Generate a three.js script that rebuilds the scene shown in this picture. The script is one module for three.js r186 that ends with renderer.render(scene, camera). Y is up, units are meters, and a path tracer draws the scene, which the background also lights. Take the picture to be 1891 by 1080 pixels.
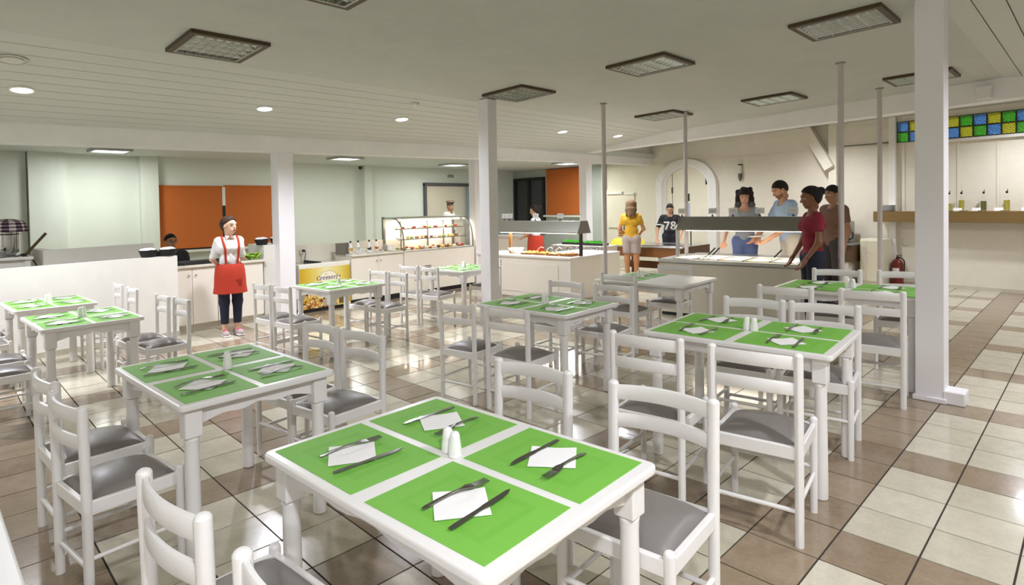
import * as THREE from 'three';
import { RoundedBoxGeometry } from 'three/addons/geometries/RoundedBoxGeometry.js';
import { mergeGeometries, mergeVertices, toCreasedNormals } from 'three/addons/utils/BufferGeometryUtils.js';
import { RectAreaLightUniformsLib } from 'three/addons/lights/RectAreaLightUniformsLib.js';
import { FontLoader } from 'three/addons/loaders/FontLoader.js';
import { TextGeometry } from 'three/addons/geometries/TextGeometry.js';

// World: x runs along the counters' cross direction, a = -z runs towards the arched door, y is up, floor at y = 0.
const scene = new THREE.Scene();
scene.background = new THREE.Color(0xc4d4e2);
const renderer = new THREE.WebGLRenderer();
renderer.toneMapping = THREE.LinearToneMapping;
renderer.toneMappingExposure = 0.9;
renderer.shadowMap.enabled = true;

// ---------- camera ----------
const FOCAL = 1089.66, PPX = 950.05, PPY = 403.17, YAW = 0.784776, PITCH = 0.021157, ROLL = -0.016636, EYE = 1.69991;
const camera = new THREE.PerspectiveCamera(2 * Math.atan(540 / FOCAL) * 180 / Math.PI, 1891 / 1080, 0.05, 100);
{
  const cy = Math.cos(YAW), sy = Math.sin(YAW), cp = Math.cos(PITCH), sp = Math.sin(PITCH), cr = Math.cos(ROLL), sr = Math.sin(ROLL);
  const r = [cy, 0, -sy], d = [0, -1, 0], f = [-sy, 0, -cy];              // right, down, forward before pitch and roll
  const d1 = d.map((v, i) => cp * v - sp * f[i]), f1 = d.map((v, i) => sp * v + cp * f[i]);
  const r2 = r.map((v, i) => cr * v - sr * d1[i]), d2 = r.map((v, i) => sr * v + cr * d1[i]);
  const m = new THREE.Matrix4().makeBasis(new THREE.Vector3(...r2), new THREE.Vector3(...d2).negate(), new THREE.Vector3(...f1).negate());
  camera.quaternion.setFromRotationMatrix(m);
  camera.position.set(0, EYE, 0);
  camera.setViewOffset(1891, 1080, 945.5 - PPX, 540 - PPY, 1891, 1080);
  scene.add(camera);
}

// ---------- helpers ----------
RectAreaLightUniformsLib.init();
let seed = 12345;
const rnd = () => { seed |= 0; seed = seed + 0x6D2B79F5 | 0; let t = Math.imul(seed ^ seed >>> 15, 1 | seed); t = t + Math.imul(t ^ t >>> 7, 61 | t) ^ t; return ((t ^ t >>> 14) >>> 0) / 4294967296; };
const rr = (a, b) => a + (b - a) * rnd();
const V = (x, y, z) => new THREE.Vector3(x, y, z);
const taken = {};
const numbered = n => { const k = taken[n] = (taken[n] ?? -1) + 1; return k ? n + '_' + String(k).padStart(3, '0') : n; };
function noiseTex(w, fn, srgb = true) {
  const d = new Uint8Array(w * w * 4);
  for (let y = 0; y < w; y++) for (let x = 0; x < w; x++) { const c = fn(x, y), i = (y * w + x) * 4; d[i] = c[0]; d[i + 1] = c[1]; d[i + 2] = c[2]; d[i + 3] = 255; }
  const t = new THREE.DataTexture(d, w, w); t.wrapS = t.wrapT = THREE.RepeatWrapping; t.magFilter = THREE.LinearFilter; t.minFilter = THREE.LinearMipmapLinearFilter; t.generateMipmaps = true;
  if (srgb) t.colorSpace = THREE.SRGBColorSpace; t.needsUpdate = true; return t;
}
function valueNoise(w, cells, s0) {           // tileable value noise field 0..1
  let s = s0; const r = () => (s = (s * 16807) % 2147483647) / 2147483647;
  const g = Array.from({ length: cells * cells }, r);
  return (x, y) => { const u = x / w * cells, v = y / w * cells, i = Math.floor(u), j = Math.floor(v), a = u - i, b = v - j, e = a * a * (3 - 2 * a), h = b * b * (3 - 2 * b);
    const q = (p, k) => g[((k % cells + cells) % cells) * cells + (p % cells + cells) % cells];
    return (q(i, j) * (1 - e) + q(i + 1, j) * e) * (1 - h) + (q(i, j + 1) * (1 - e) + q(i + 1, j + 1) * e) * h; };
}
function canvasTex(w, h, draw) { const c = document.createElement('canvas'); c.width = w; c.height = h; draw(c.getContext('2d'), w, h); const t = new THREE.CanvasTexture(c); t.colorSpace = THREE.SRGBColorSpace; t.magFilter = THREE.LinearFilter; return t; }
const mat = (color, roughness = 0.6, o = {}) => new THREE.MeshStandardMaterial({ color, roughness, ...o });
const phys = (color, roughness = 0.4, o = {}) => new THREE.MeshPhysicalMaterial({ color, roughness, ...o });
const box = (w, h, d, x = 0, y = 0, z = 0, r = 0, rot = 0) => { const g = r ? new RoundedBoxGeometry(w, h, d, 2, Math.min(r, w / 2.01, h / 2.01, d / 2.01)) : new THREE.BoxGeometry(w, h, d); if (rot) g.rotateY(rot); g.translate(x, y, z); return g; };
const cyl = (r0, r1, h, x = 0, y = 0, z = 0, n = 16) => new THREE.CylinderGeometry(r1, r0, h, n).translate(x, y + h / 2, z);     // r0 at the bottom
const lathe = (pts, n = 20, x = 0, y = 0, z = 0) => new THREE.LatheGeometry(pts.map(p => new THREE.Vector2(p[0], p[1])), n).translate(x, y, z);
const bar = (a, b, r, n = 10) => { const d = b.clone().sub(a), g = new THREE.CylinderGeometry(r, r, d.length(), n); g.applyQuaternion(new THREE.Quaternion().setFromUnitVectors(V(0, 1, 0), d.clone().normalize())); return g.translate(...a.clone().add(b).multiplyScalar(0.5).toArray()); };
const tube = (pts, r, seg = 16, n = 8) => new THREE.TubeGeometry(new THREE.CatmullRomCurve3(pts), seg, r, n);
const ball = (r, x, y, z, sx = 1, sy = 1, sz = 1, n = 14) => new THREE.SphereGeometry(r, n, Math.max(6, n >> 1)).scale(sx, sy, sz).translate(x, y, z);
const extr = (pts, depth, bevel = 0) => { const s = new THREE.Shape(pts.map(p => new THREE.Vector2(p[0], p[1]))); return new THREE.ExtrudeGeometry(s, { depth, bevelEnabled: bevel > 0, bevelSize: bevel, bevelThickness: bevel, bevelSegments: 2, curveSegments: 10 }); };
function merge(list) { list = [list].flat(); if (list.length === 1) return list[0]; const l = list.map(g => { const q = g.index ? g.toNonIndexed() : g; for (const k of Object.keys(q.attributes)) if (!['position', 'normal', 'uv', 'color'].includes(k)) q.deleteAttribute(k); return q; }); const hasC = l.every(g => g.attributes.color); if (!hasC) l.forEach(g => g.deleteAttribute('color')); const hasU = l.every(g => g.attributes.uv); if (!hasU) l.forEach(g => g.deleteAttribute('uv')); return mergeGeometries(l); }
// uv in metres, taken from the dominant axis of each face
function metreUV(g) { if (g.index) g = g.toNonIndexed(); const p = g.attributes.position, n = g.attributes.normal, uv = new Float32Array(p.count * 2); for (let i = 0; i < p.count; i++) { const ax = Math.abs(n.getX(i)), ay = Math.abs(n.getY(i)), az = Math.abs(n.getZ(i)); let u, v; if (ay > ax && ay > az) { u = p.getX(i); v = p.getZ(i); } else if (ax > az) { u = p.getZ(i); v = p.getY(i); } else { u = p.getX(i); v = p.getY(i); } uv[2 * i] = u; uv[2 * i + 1] = v; } g.setAttribute('uv', new THREE.BufferAttribute(uv, 2)); return g; }
function part(parent, name, geo, m, label) { const o = new THREE.Mesh(merge(geo), m); o.name = name; o.castShadow = o.receiveShadow = true; if (label) o.userData.label = label; parent.add(o); return o; }
function thing(name, label, category, [x, y, z] = [0, 0, 0], turn = 0, group) { const o = new THREE.Group(); o.name = numbered(name); o.position.set(x, y, z); o.rotation.y = turn; o.userData = { label, category }; if (group) o.userData.group = group; scene.add(o); return o; }
function solo(name, label, category, geo, m, [x, y, z] = [0, 0, 0], turn = 0, group) { const o = part(scene, numbered(name), geo, m); o.position.set(x, y, z); o.rotation.y = turn; o.userData = { label, category }; if (group) o.userData.group = group; return o; }
function struct(name, geo, m, label) { const o = part(scene, numbered(name), geo, m); o.userData = { kind: 'structure', label, category: name.split('_')[0] }; return o; }
function structGroup(name, label, [x, y, z] = [0, 0, 0], turn = 0) { const o = new THREE.Group(); o.name = numbered(name); o.position.set(x, y, z); o.rotation.y = turn; o.userData = { kind: 'structure', label, category: name.split('_')[0] }; scene.add(o); return o; }
function dup(src, [x, y, z], turn = 0, label, group) { const o = src.clone(); o.name = numbered(src.name.replace(/_\d{3}$/, '')); o.userData = { ...src.userData }; o.position.set(x, y, z); o.rotation.y = turn; if (label) o.userData.label = label; if (group) o.userData.group = group; scene.add(o); return o; }
// eight corners -> closed hexahedron (bottom four then top four, same winding)
function hexa(c) { const f = [[0, 3, 2, 1], [4, 5, 6, 7], [0, 1, 5, 4], [1, 2, 6, 5], [2, 3, 7, 6], [3, 0, 4, 7]], p = []; const ctr = V(0, 0, 0); c.forEach(q => ctr.add(q)); ctr.divideScalar(8); for (const q of f) { const a = c[q[0]], b = c[q[1]], d = c[q[2]], e = c[q[3]]; const n = b.clone().sub(a).cross(d.clone().sub(a)), m = a.clone().add(b).add(d).add(e).multiplyScalar(0.25).sub(ctr); const o = n.dot(m) > 0 ? [a, b, d, a, d, e] : [a, d, b, a, e, d]; for (const v of o) p.push(v.x, v.y, v.z); } const g = new THREE.BufferGeometry(); g.setAttribute('position', new THREE.Float32BufferAttribute(p, 3)); g.computeVertexNormals(); return metreUV(g); }
const W = (x, a, y = 0) => V(x, y, -a);
// upright slab between two floor points, thickness t to the left of the walk P -> Q
function slab(P, Q, y0, y1, t, y0b = y0, y1b = y1) { const d = V(Q[0] - P[0], 0, -(Q[1] - P[1])).normalize(), n = V(d.z, 0, -d.x).multiplyScalar(t); const a = W(...P), b = W(...Q), c = b.clone().add(n), e = a.clone().add(n); const at = (v, y) => V(v.x, y, v.z); return hexa([at(a, y0), at(b, y0b), at(c, y0b), at(e, y0), at(a, y1), at(b, y1b), at(c, y1b), at(e, y1)]); }

// ---------- materials ----------
const n1 = valueNoise(128, 8, 7), n2 = valueNoise(128, 32, 77), n3 = valueNoise(128, 64, 777);
const bumpFine = noiseTex(128, (x, y) => { const v = 90 + 60 * n2(x, y) + 80 * n3(x, y); return [v, v, v]; }, false);
const bumpWall = bumpFine.clone(); bumpWall.repeat.set(1.3, 1.3); bumpWall.needsUpdate = true;
const wallTone = (r, g, b, amp = 5) => noiseTex(128, (x, y) => { const v = amp * (n1(x, y) - 0.5) + amp * 0.7 * (n2(x, y) - 0.5); return [r + v, g + v, b + v]; });
const wallMat = (hex, rough = 0.75) => { const c = new THREE.Color(hex).convertLinearToSRGB(); const t = wallTone(c.r * 255, c.g * 255, c.b * 255); t.repeat.set(0.4, 0.4); return new THREE.MeshStandardMaterial({ map: t, roughness: rough, bumpMap: bumpWall, bumpScale: 0.0012 }); };
const M = {
  cream: wallMat(0xe9e2d0), white: wallMat(0xeceae2), mint: wallMat(0xe0e5dd), ceil: wallMat(0xc5c7bf), plank: mat(0xc9cbc3, 0.5), beam: wallMat(0xf3f2f0),
  gap: mat(0x6a665a, 0.9), pillar: mat(0xf0eef0, 0.42), grey: wallMat(0x8d918c), pole: mat(0xcfc8c6, 0.35, { metalness: 0.15 }),
  paint: phys(0xeceae6, 0.36, { clearcoat: 0.25, clearcoatRoughness: 0.25 }), darkmetal: mat(0x3a3a38, 0.35, { metalness: 0.7 }), steel: mat(0xc4c6c4, 0.28, { metalness: 0.95 }), steelDull: mat(0x8f8d86, 0.42, { metalness: 0.85 }),
  chrome: mat(0xb9b9b7, 0.16, { metalness: 1 }), black: mat(0x16161a, 0.5), brownFrame: mat(0x4a3a22, 0.5), lam: mat(0xeee7da, 0.4), lamEdge: mat(0xd8d0c0, 0.5), worktop: mat(0xddd6c6, 0.35),
  glass: phys(0xffffff, 0.03, { transmission: 1, thickness: 0, ior: 1.45 }), paper: mat(0xf4f3f0, 0.85), ceramic: phys(0xf5f5f2, 0.2, { clearcoat: 0.5 }), rubber: mat(0x202022, 0.8), orange: mat(0xc4682a, 0.8),
};
const woodTex = (a, b, sx = 1, sy = 1) => { const c0 = new THREE.Color(a).convertLinearToSRGB(), c1 = new THREE.Color(b).convertLinearToSRGB(); const t = noiseTex(128, (x, y) => { let v = 0.5 + 0.5 * Math.sin((y / 128 * 9 + 1.6 * n1(x, y)) * 6.283); v = 0.6 * v + 0.4 * n3((x * 0.12) | 0, y); return [255 * (c0.r + (c1.r - c0.r) * v), 255 * (c0.g + (c1.g - c0.g) * v), 255 * (c0.b + (c1.b - c0.b) * v)]; }); t.repeat.set(sx, sy); return t; };
M.wood = new THREE.MeshStandardMaterial({ map: woodTex(0x6e431c, 0x8f5e2a, 1.2, 2.2), roughness: 0.5 });
M.woodShelf = new THREE.MeshStandardMaterial({ map: woodTex(0x74592f, 0x8f7546, 1.2, 2.2), roughness: 0.5 });
M.woodDark = new THREE.MeshStandardMaterial({ map: woodTex(0x4c351c, 0x63482a, 1.2, 2.2), roughness: 0.55 });
// ---------- lights of the place (downlights sit in the plank ceilings, built with them below) ----------
const DOWNLIGHT_POWER = 27, DOWNLIGHT_COLOR = 0xf4f5ff;

// ---------- floor ----------
{
  const T = 0.34, GAP = 0.009, OX = -2.80495, OA = 8.70141;
  const speck = (r, g, b) => noiseTex(128, (x, y) => { const v = 7 * (n3(x, y) - 0.5) + 7 * (n2(x, y) - 0.5) + 9 * (n1(x, y) - 0.5); return [r + v, g + v, b + v * 0.9]; });
  const tm = (r, g, b) => new THREE.MeshPhysicalMaterial({ map: speck(r, g, b), roughness: 0.2, clearcoat: 0.35, clearcoatRoughness: 0.08, bumpMap: bumpFine, bumpScale: 0.0003 });
  const creams = [tm(199, 192, 171), tm(194, 187, 166), tm(204, 197, 177)], browns = [tm(146, 128, 105), tm(140, 122, 100), tm(151, 133, 110)];
  const geos = [0, 1, 2].map(k => { const g = metreUV(box(T - GAP, 0.012, T - GAP, 0, -0.006, 0, 0)); const uv = g.attributes.uv; for (let i = 0; i < uv.count; i++) uv.setXY(i, uv.getX(i) * 2 + k * 0.37, uv.getY(i) * 2 + k * 0.21); return g; });
  const floor = structGroup('floor', 'beige and brown ceramic tile floor with dark joints');
  part(floor, 'grout_bed', box(20.6, 0.1, 20.2, -6.1, -0.0545, -6.2), mat(0x37302a, 0.95));
  camera.updateMatrixWorld(); camera.updateProjectionMatrix();
  const list = [];
  for (let i = -42; i < 15; i++) for (let j = -20; j < 38; j++) {
    const x = (i + OX + 0.5) * T, a = (j + OA + 0.5) * T; if (x < -15.2 || x > 3.3 || a < -3.2 || a > 14.8) continue;
    const q = W(x, a).project(camera), d = Math.hypot(x, a), vis = Math.abs(q.x) < 1.08 && q.y > -1.12 && q.y < 1 && q.z < 1 ? 0 : 1;
    const brown = ((i % 4) + 4) % 4 === 3 || ((j % 4) + 4) % 4 === 0;
    list.push({ x, a, brown, key: d + vis * 100 });
  }
  list.sort((p, q) => p.key - q.key);
  const rest = [[], []];
  list.forEach((t, n) => {
    const k = Math.floor(rnd() * 3), q = Math.floor(rnd() * 3), y = rr(-0.0005, 0.0003), tx = rr(-0.0012, 0.0012), tz = rr(-0.0012, 0.0012), turn = Math.floor(rnd() * 4) * Math.PI / 2;
    if (n < 300) { const o = part(floor, 'tile', geos[k], (t.brown ? browns : creams)[q]); o.position.set(t.x, y, -t.a); o.rotation.set(tx, turn, tz); }
    else rest[t.brown ? 1 : 0].push(geos[k].clone().rotateY(turn).rotateX(tx).rotateZ(tz).translate(t.x, y, -t.a));
  });
  rest.forEach((l, i) => { const o = part(floor, 'tiles', l, (i ? browns : creams)[0]); o.userData.kind = 'stuff'; });
}

// ---------- ceilings ----------
const ceilY = x => 3.3984 + 0.02577 * x;                                    // flat middle part, rising slightly towards the right pillar
const edgeY = a => 2.836 + 0.0195 * (a - 3.98);                             // top of the long beam
const slopeY = (x, a) => { const t = (-6.5 - x) / 2.5; return ceilY(-6.5) * (1 - t) + edgeY(a) * t; };
const rightY = x => 3.372 - 0.09 * (x + 1.0);
const A0 = -3.2, A1 = 11.9;
{
  const c = structGroup('ceiling', 'cream ceiling, plain in the middle with planked slopes along both sides');
  const quad = (x0, x1, y0, y1, a0, a1, t = 0.12) => hexa([W(x0, a0, y0), W(x1, a0, y1), W(x1, a1, y1), W(x0, a1, y0), W(x0, a0, y0 + t), W(x1, a0, y1 + t), W(x1, a1, y1 + t), W(x0, a1, y0 + t)]);
  part(c, 'plain_panel', quad(-6.5, -1.0, ceilY(-6.5), ceilY(-1.0), A0, A1), M.ceil);
  part(c, 'backing', [hexa([W(-6.5, A0, ceilY(-6.5) + 0.03), W(-9.2, A0, edgeY(A0) + 0.01), W(-9.2, A1, edgeY(A1) + 0.01), W(-6.5, A1, ceilY(-6.5) + 0.03), W(-6.5, A0, ceilY(-6.5) + 0.15), W(-9.2, A0, edgeY(A0) + 0.15), W(-9.2, A1, edgeY(A1) + 0.15), W(-6.5, A1, ceilY(-6.5) + 0.15)]), quad(-1.0, 3.4, rightY(-1) + 0.025, rightY(3.4) + 0.025, A0, A1)], M.gap);
  const N = 11;
  for (let k = 0; k < N; k++) {
    const xa = -6.5 - 2.5 * k / N, xb = -6.5 - 2.5 * (k + 1) / N + 0.009, p = (x, a, o = 0) => W(x, a, slopeY(x, a) + o);
    part(c, 'plank', hexa([p(xa, A0), p(xb, A0), p(xb, A1), p(xa, A1), p(xa, A0, 0.022), p(xb, A0, 0.022), p(xb, A1, 0.022), p(xa, A1, 0.022)]), M.plank);
  }
  for (let k = 0; k < 20; k++) {
    const xa = -1.0 + 0.215 * k, xb = xa + 0.205;
    part(c, 'plank', quad(xa, xb, rightY(xa), rightY(xb), A0, A1, 0.02), M.plank);
  }
}
struct('ceiling', hexa([W(-9.2, A1 - 1.4, 3.3), W(3.4, A1 - 1.4, 3.42), W(3.4, 15.4, 3.42), W(-9.2, 15.4, 3.3), W(-9.2, A1 - 1.4, 3.6), W(3.4, A1 - 1.4, 3.7), W(3.4, 15.4, 3.7), W(-9.2, 15.4, 3.6)]), M.ceil, 'cream ceiling beyond the cross beam, above the arched door');
const ANX = 2.93;
struct('ceiling', box(6.6, 0.15, 19.2, -12.2, ANX + 0.075, -6.2), wallMat(0xd9dedb), 'low pale ceiling of the bay behind the counters');
// long beam over the counters and cross beam before the arched door
{
  const lo = a => 2.593 + 0.0195 * (a - 3.98), b0 = A0, b1 = 11.75;
  struct('trim_1', hexa([W(-9.0, b0, lo(b0)), W(-9.28, b0, lo(b0)), W(-9.28, b1, lo(b1)), W(-9.0, b1, lo(b1)), W(-9.0, b0, 3.05), W(-9.28, b0, 3.05), W(-9.28, b1, 3.2), W(-9.0, b1, 3.2)]), M.beam, 'long white beam above the counters');
  const fa = x => 10.68 - 0.1 * (x + 1);
  const p = (x, y, o = 0) => W(x, fa(x) + o, y);
  struct('trim_2', hexa([p(-9.1, 2.965), p(3.4, 3.13), p(3.4, 3.13, 0.3), p(-9.1, 2.965, 0.3), p(-9.1, 3.5), p(3.4, 3.5), p(3.4, 3.5, 0.3), p(-9.1, 3.5, 0.3)]), M.beam, 'white cross beam before the arched door wall');
  struct('trim_12', hexa([W(-9.02, 11.6, 2.74), W(-9.25, 11.6, 2.74), W(-9.25, 15.2, 2.8), W(-9.02, 15.2, 2.8), W(-9.02, 11.6, 3.6), W(-9.25, 11.6, 3.6), W(-9.25, 15.2, 3.6), W(-9.02, 15.2, 3.6)]), M.beam, 'white beam between the corner post and the arched door wall');
  struct('trim_3', box(0.22, 2.75, 0.24, -9.14, 1.375, -11.68), M.beam, 'white corner post where both beams meet');
}
// ---------- walls ----------
const bwA = x => 13.72 - 0.1 * (x + 1);
const onBW = (s, y, out = 0) => { const dx = -1 / Math.hypot(1, 0.1), da = 0.1 / Math.hypot(1, 0.1); return V(-1 + dx * s + out * -0.0995, y, -(13.72 + da * s) + out * 0.995); };   // s metres along the wall from x = -1, out towards the room
struct('wall_back', [slab([3.6, bwA(3.6)], [-10.9, bwA(-10.9)], 0, 2.83, -0.2), slab([3.6, bwA(3.6)], [-10.9, bwA(-10.9)], 3.262, 3.75, -0.2), slab([3.6, bwA(3.6)], [0.04, bwA(0.04)], 2.82, 3.27, -0.2), slab([-2.945, bwA(-2.945)], [-10.9, bwA(-10.9)], 2.82, 3.27, -0.2)], M.cream, 'cream wall with the arched door and oil shelf');
struct('wall_back', slab([-10.9, bwA(-10.9)], [-15.4, bwA(-15.4)], 0, 3.1, -0.2), wallMat(0xb9bfb9), 'pale wall behind the bay with the dark window');
{ // annex wall with shallow piers
  const w = structGroup('wall_left', 'pale mint wall of the bay behind the counters with shallow piers');
  part(w, 'wall_face', box(0.2, 3.0, 19.2, -15.2, 1.5, -6.2), M.mint);
  for (const [a0, a1, d] of [[-3, 1.45, 0.06], [1.47, 2.06, 0.2], [3.38, 3.72, 0.2], [8.9, 9.15, 0.22]]) part(w, 'pier', box(d, ANX, a1 - a0, -15.1 + d / 2, ANX / 2, -(a0 + a1) / 2), M.mint);
}
struct('wall_front', box(19.4, 3.6, 0.2, -6, 1.8, 3.3), M.white, 'white wall behind the room');
struct('wall_right', box(0.2, 3.6, 17.6, 3.5, 1.8, -5.3), M.white, 'white wall along the open side');
// half wall by the tables, half wall by the pillar
struct('wall_half', [slab([-8.74, -0.9], [-8.94, 2.43], 0, 1.06, 0.1, 0, 1.1)], M.white, 'white half wall beside the dining tables');
struct('wall_half', [slab([-10.15, 1.25], [-10.35, 2.5], 0, 1.2, 0.16, 0, 1.22), slab([-10.95, 1.2], [-10.15, 1.25], 0, 1.2, -0.12)], M.white, 'white inner half wall with a ledge inside the bay');
struct('wall_half', [box(0.62, 1.155, 0.5, -9.5, 0.5775, -3.955)], M.white, 'short white half wall between the cupboards and pillar');
struct('wall_half', slab([-9.75, 4.1], [-10.2, 8.5], 0, 1.08, 0.1), M.cream, 'low cream splash wall behind freezer and pastry case');
struct('baseboard_left', slab([-8.72, -0.9], [-8.92, 2.43], 0, 0.07, 0.02), mat(0xb8b2a2, 0.6), 'skirting along the white half wall');
struct('baseboard_back', slab([3.4, bwA(3.4) - 0.015], [-10.9, bwA(-10.9) - 0.015], 0, 0.06, -0.02), mat(0xcfc8b4, 0.6), 'cream skirting along the arched door wall');
// ---------- pillars and poles ----------
{
  const p = thing('square_pillar', 'thick white square pillar with a low plinth on one side', 'pillar', [-1.03, 0, -6.03]);
  part(p, 'shaft', box(0.205, ceilY(-1.03), 0.2, 0, ceilY(-1.03) / 2, 0, 0.008), M.pillar);
  part(p, 'plinth', [box(0.24, 0.045, 0.24, 0, 0.0225, 0, 0.01), box(0.16, 0.11, 0.2, 0.16, 0.055, 0.0, 0.012)], M.pillar);
  const q = thing('square_pillar', 'slim white square pillar standing beside the half-set tables, under a ceiling lamp', 'pillar', [-6.29, 0, -5.78], 0.1);
  q.userData.label = 'slim white square pillar rising to a ceiling lamp, before the buffet';
  part(q, 'shaft', box(0.19, slopeY(-6.5, 5.8), 0.19, 0, slopeY(-6.5, 5.8) / 2, 0, 0.008), M.pillar);
  part(q, 'skirt', box(0.215, 0.07, 0.215, 0, 0.035, 0, 0.006), M.pillar);
  const r = thing('square_pillar', 'white square pillar under the long beam beside the yellow freezer', 'pillar', [-9.14, 0, -4.0]);
  part(r, 'shaft', box(0.26, 2.592, 0.25, 0, 1.296, 0, 0.008), M.pillar);
  const s = thing('square_pillar', 'white square pillar at the end of the pastry case', 'pillar', [-9.62, 0, -8.5]);
  part(s, 'shaft', box(0.2, 2.9, 0.3, 0, 1.45, 0, 0.008), M.pillar);
  for (const [x, a, y, l] of [[-5.471, 7.459, ceilY(-5.47), 'thin grey steel pole before the white buffet counter'], [-5.084, 9.272, ceilY(-5.08), 'thin grey steel pole behind the end of the steam counter hood'], [-2.227, 7.776, ceilY(-2.23), 'thin grey steel pole beside the shopper in maroon'], [-2.337, 9.975, ceilY(-2.34), 'thin grey steel pole before the cream fridge cabinet']]) {
    const o = thing('steel_pole', l, 'pole', [x, 0, -a]); part(o, 'shaft', cyl(0.033, 0.033, y, 0, 0, 0, 20), M.pole); part(o, 'ceiling_flange', cyl(0.055, 0.06, 0.012, 0, y - 0.012, 0, 20), M.steelDull); part(o, 'foot_flange', cyl(0.06, 0.055, 0.012, 0, 0, 0, 20), M.pole);
  }
}
// ---------- ceiling louvre lamps (switched off) ----------
{
  const tray = mat(0xa6a89f, 0.3, { metalness: 0.5 }), blade = mat(0xc2c5bd, 0.2, { metalness: 0.9 });
  const L = thing('ceiling_lamp', '', 'ceiling lamp', [0, 0, 0], 0, 'unlit louvre lamps in the plain ceiling');
  const w = 0.76, d = 0.68, h = 0.034;
  part(L, 'frame', [box(w, h, 0.05, 0, -h / 2, d / 2 - 0.025), box(w, h, 0.05, 0, -h / 2, -d / 2 + 0.025), box(0.05, h, d - 0.1, w / 2 - 0.025, -h / 2, 0), box(0.05, h, d - 0.1, -w / 2 + 0.025, -h / 2, 0)], M.brownFrame, 'dark brown wooden frame');
  part(L, 'tray', [box(w - 0.1, 0.004, d - 0.1, 0, -0.003, 0), box(0.02, 0.03, d - 0.1, w / 2 - 0.06, -0.018, 0), box(0.02, 0.03, d - 0.1, -w / 2 + 0.06, -0.022, 0), box(w - 0.14, 0.03, 0.02, 0, -0.022, d / 2 - 0.06), box(w - 0.14, 0.03, 0.02, 0, -0.022, -d / 2 + 0.06)], tray);
  for (let k = 0; k < 4; k++) part(L, 'tube', new THREE.CylinderGeometry(0.012, 0.012, d - 0.16, 10).rotateX(Math.PI / 2).translate(-0.24 + 0.16 * k, -0.014, 0), mat(0xf2f2ee, 0.4));
  for (let k = 1; k < 4; k++) part(L, 'divider', extr([[-0.012, 0], [0.012, 0], [0.002, -0.04], [-0.002, -0.04]], d - 0.14).translate(-0.32 + 0.16 * k, -0.004, -(d - 0.14) / 2), blade);
  for (let k = 1; k < 7; k++) part(L, 'louvre', extr([[-0.01, 0], [0.01, 0], [0.0015, -0.036], [-0.0015, -0.036]], w - 0.14).rotateY(Math.PI / 2).translate(-(w - 0.14) / 2, -0.006, -d / 2 + 0.07 + (d - 0.14) / 7 * k), blade);
  const spots = [[-5.88, 1.99, 'above the half-bare run of tables by the half wall'], [-3.83, 2.06, 'next to the lamp over the table row by the half wall'], [-5.68, 5.81, 'over the slim square pillar'], [-3.69, 5.94, 'between the slim pillar and the thick pillar'], [-1.71, 6.08, 'beside the top of the thick square pillar'], [-3.63, 9.39, 'over the steel steam counter'], [-5.47, 9.22, 'at the head of the pole behind the steam counter'], [-1.74, 9.54, 'near the cross beam behind the thick pillar']];
  const lbl = ['brown-framed unlit louvre lamp with warm tinted cells, over the table row from the half wall', 'brown-framed unlit louvre lamp cut off by the picture edge, over the nearest table row', 'brown-framed unlit louvre lamp at the head of the slim square pillar', 'brown-framed unlit louvre lamp midway between the slim and thick pillars', 'brown-framed unlit louvre lamp beside the head of the thick pillar', 'brown-framed unlit louvre lamp above the steel steam counter', 'brown-framed unlit louvre lamp at the pole by the steam counter hood', 'brown-framed unlit louvre lamp passing behind the thick pillar near the cross beam'];
  lbl[1] = 'brown-framed unlit louvre lamp above the fourth table from the half wall';
  spots.forEach(([x, a], i) => { const o = i ? dup(L, [x, ceilY(x), -a]) : L; if (!i) o.position.set(x, ceilY(x), -a); o.rotation.z = 0.02577; o.userData.label = lbl[i]; });
  spots.length = 0;
}
// ---------- downlights ----------
function downlight(x, a, y, tilt, label, group, scale = 1) {
  const o = thing('downlight', label, 'downlight', [x, y, -a], 0, group); o.rotation.z = tilt;
  part(o, 'trim_ring', new THREE.TorusGeometry(0.098, 0.012, 8, 28).rotateX(Math.PI / 2), mat(0xf2f0ea, 0.4));
  part(o, 'lens', cyl(0.088, 0.088, 0.008, 0, -0.004, 0, 24), new THREE.MeshStandardMaterial({ color: 0xffffff, emissive: DOWNLIGHT_COLOR, emissiveIntensity: 9, roughness: 0.4 })).castShadow = false;
  const l = new THREE.SpotLight(DOWNLIGHT_COLOR, DOWNLIGHT_POWER * scale, 0, 1.35, 0.6, 2); l.position.set(0, -0.03, 0); l.target.position.set(0, -1, 0); l.castShadow = true; l.shadow.radius = 4; l.name = 'downlight_light'; o.add(l, l.target);
}
const G1 = 'lit downlights along the planked slope';
[[-7.871, 0.749, 'lit round downlight in the planks next to the round speaker'], [-7.749, 3.184, 'lit round downlight in the planks before the white pillar and freezer'], [-7.632, 5.229, 'lit round downlight in the planks near the smoke detector'], [-7.404, 8.769, 'lit round downlight in the planks above the white buffet counter'], [-7.276, 10.421, 'lit round downlight in the planks nearest the cross beam']].forEach(([x, a, l]) => downlight(x, a, slopeY(x, a) - 0.004, 0.15, l, G1));
[-1.6].forEach(a => downlight(-7.8, a, slopeY(-7.8, a) - 0.004, 0.15, 'lit round downlight in the planks over the end of the half wall', G1, 1.4));
[[-2.3, 1.3], [0.1, 1.25], [2.6, 1.05], [6.2, 1], [9.6, 1]].forEach(([a, k]) => downlight(0.75, a, rightY(0.75) - 0.004, -0.09, 'lit round downlight in the right-hand planked slope', 'lit downlights along the right-hand slope', k));
[-7.4, -4.2, -0.9].forEach(x => downlight(x, 12.55, 3.3 + 0.12 * (x + 9.2) / 12.6 - 0.004, 0, 'lit round downlight in the ceiling between cross beam and arched door', 'lit downlights beyond the cross beam', 0.75));
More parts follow.
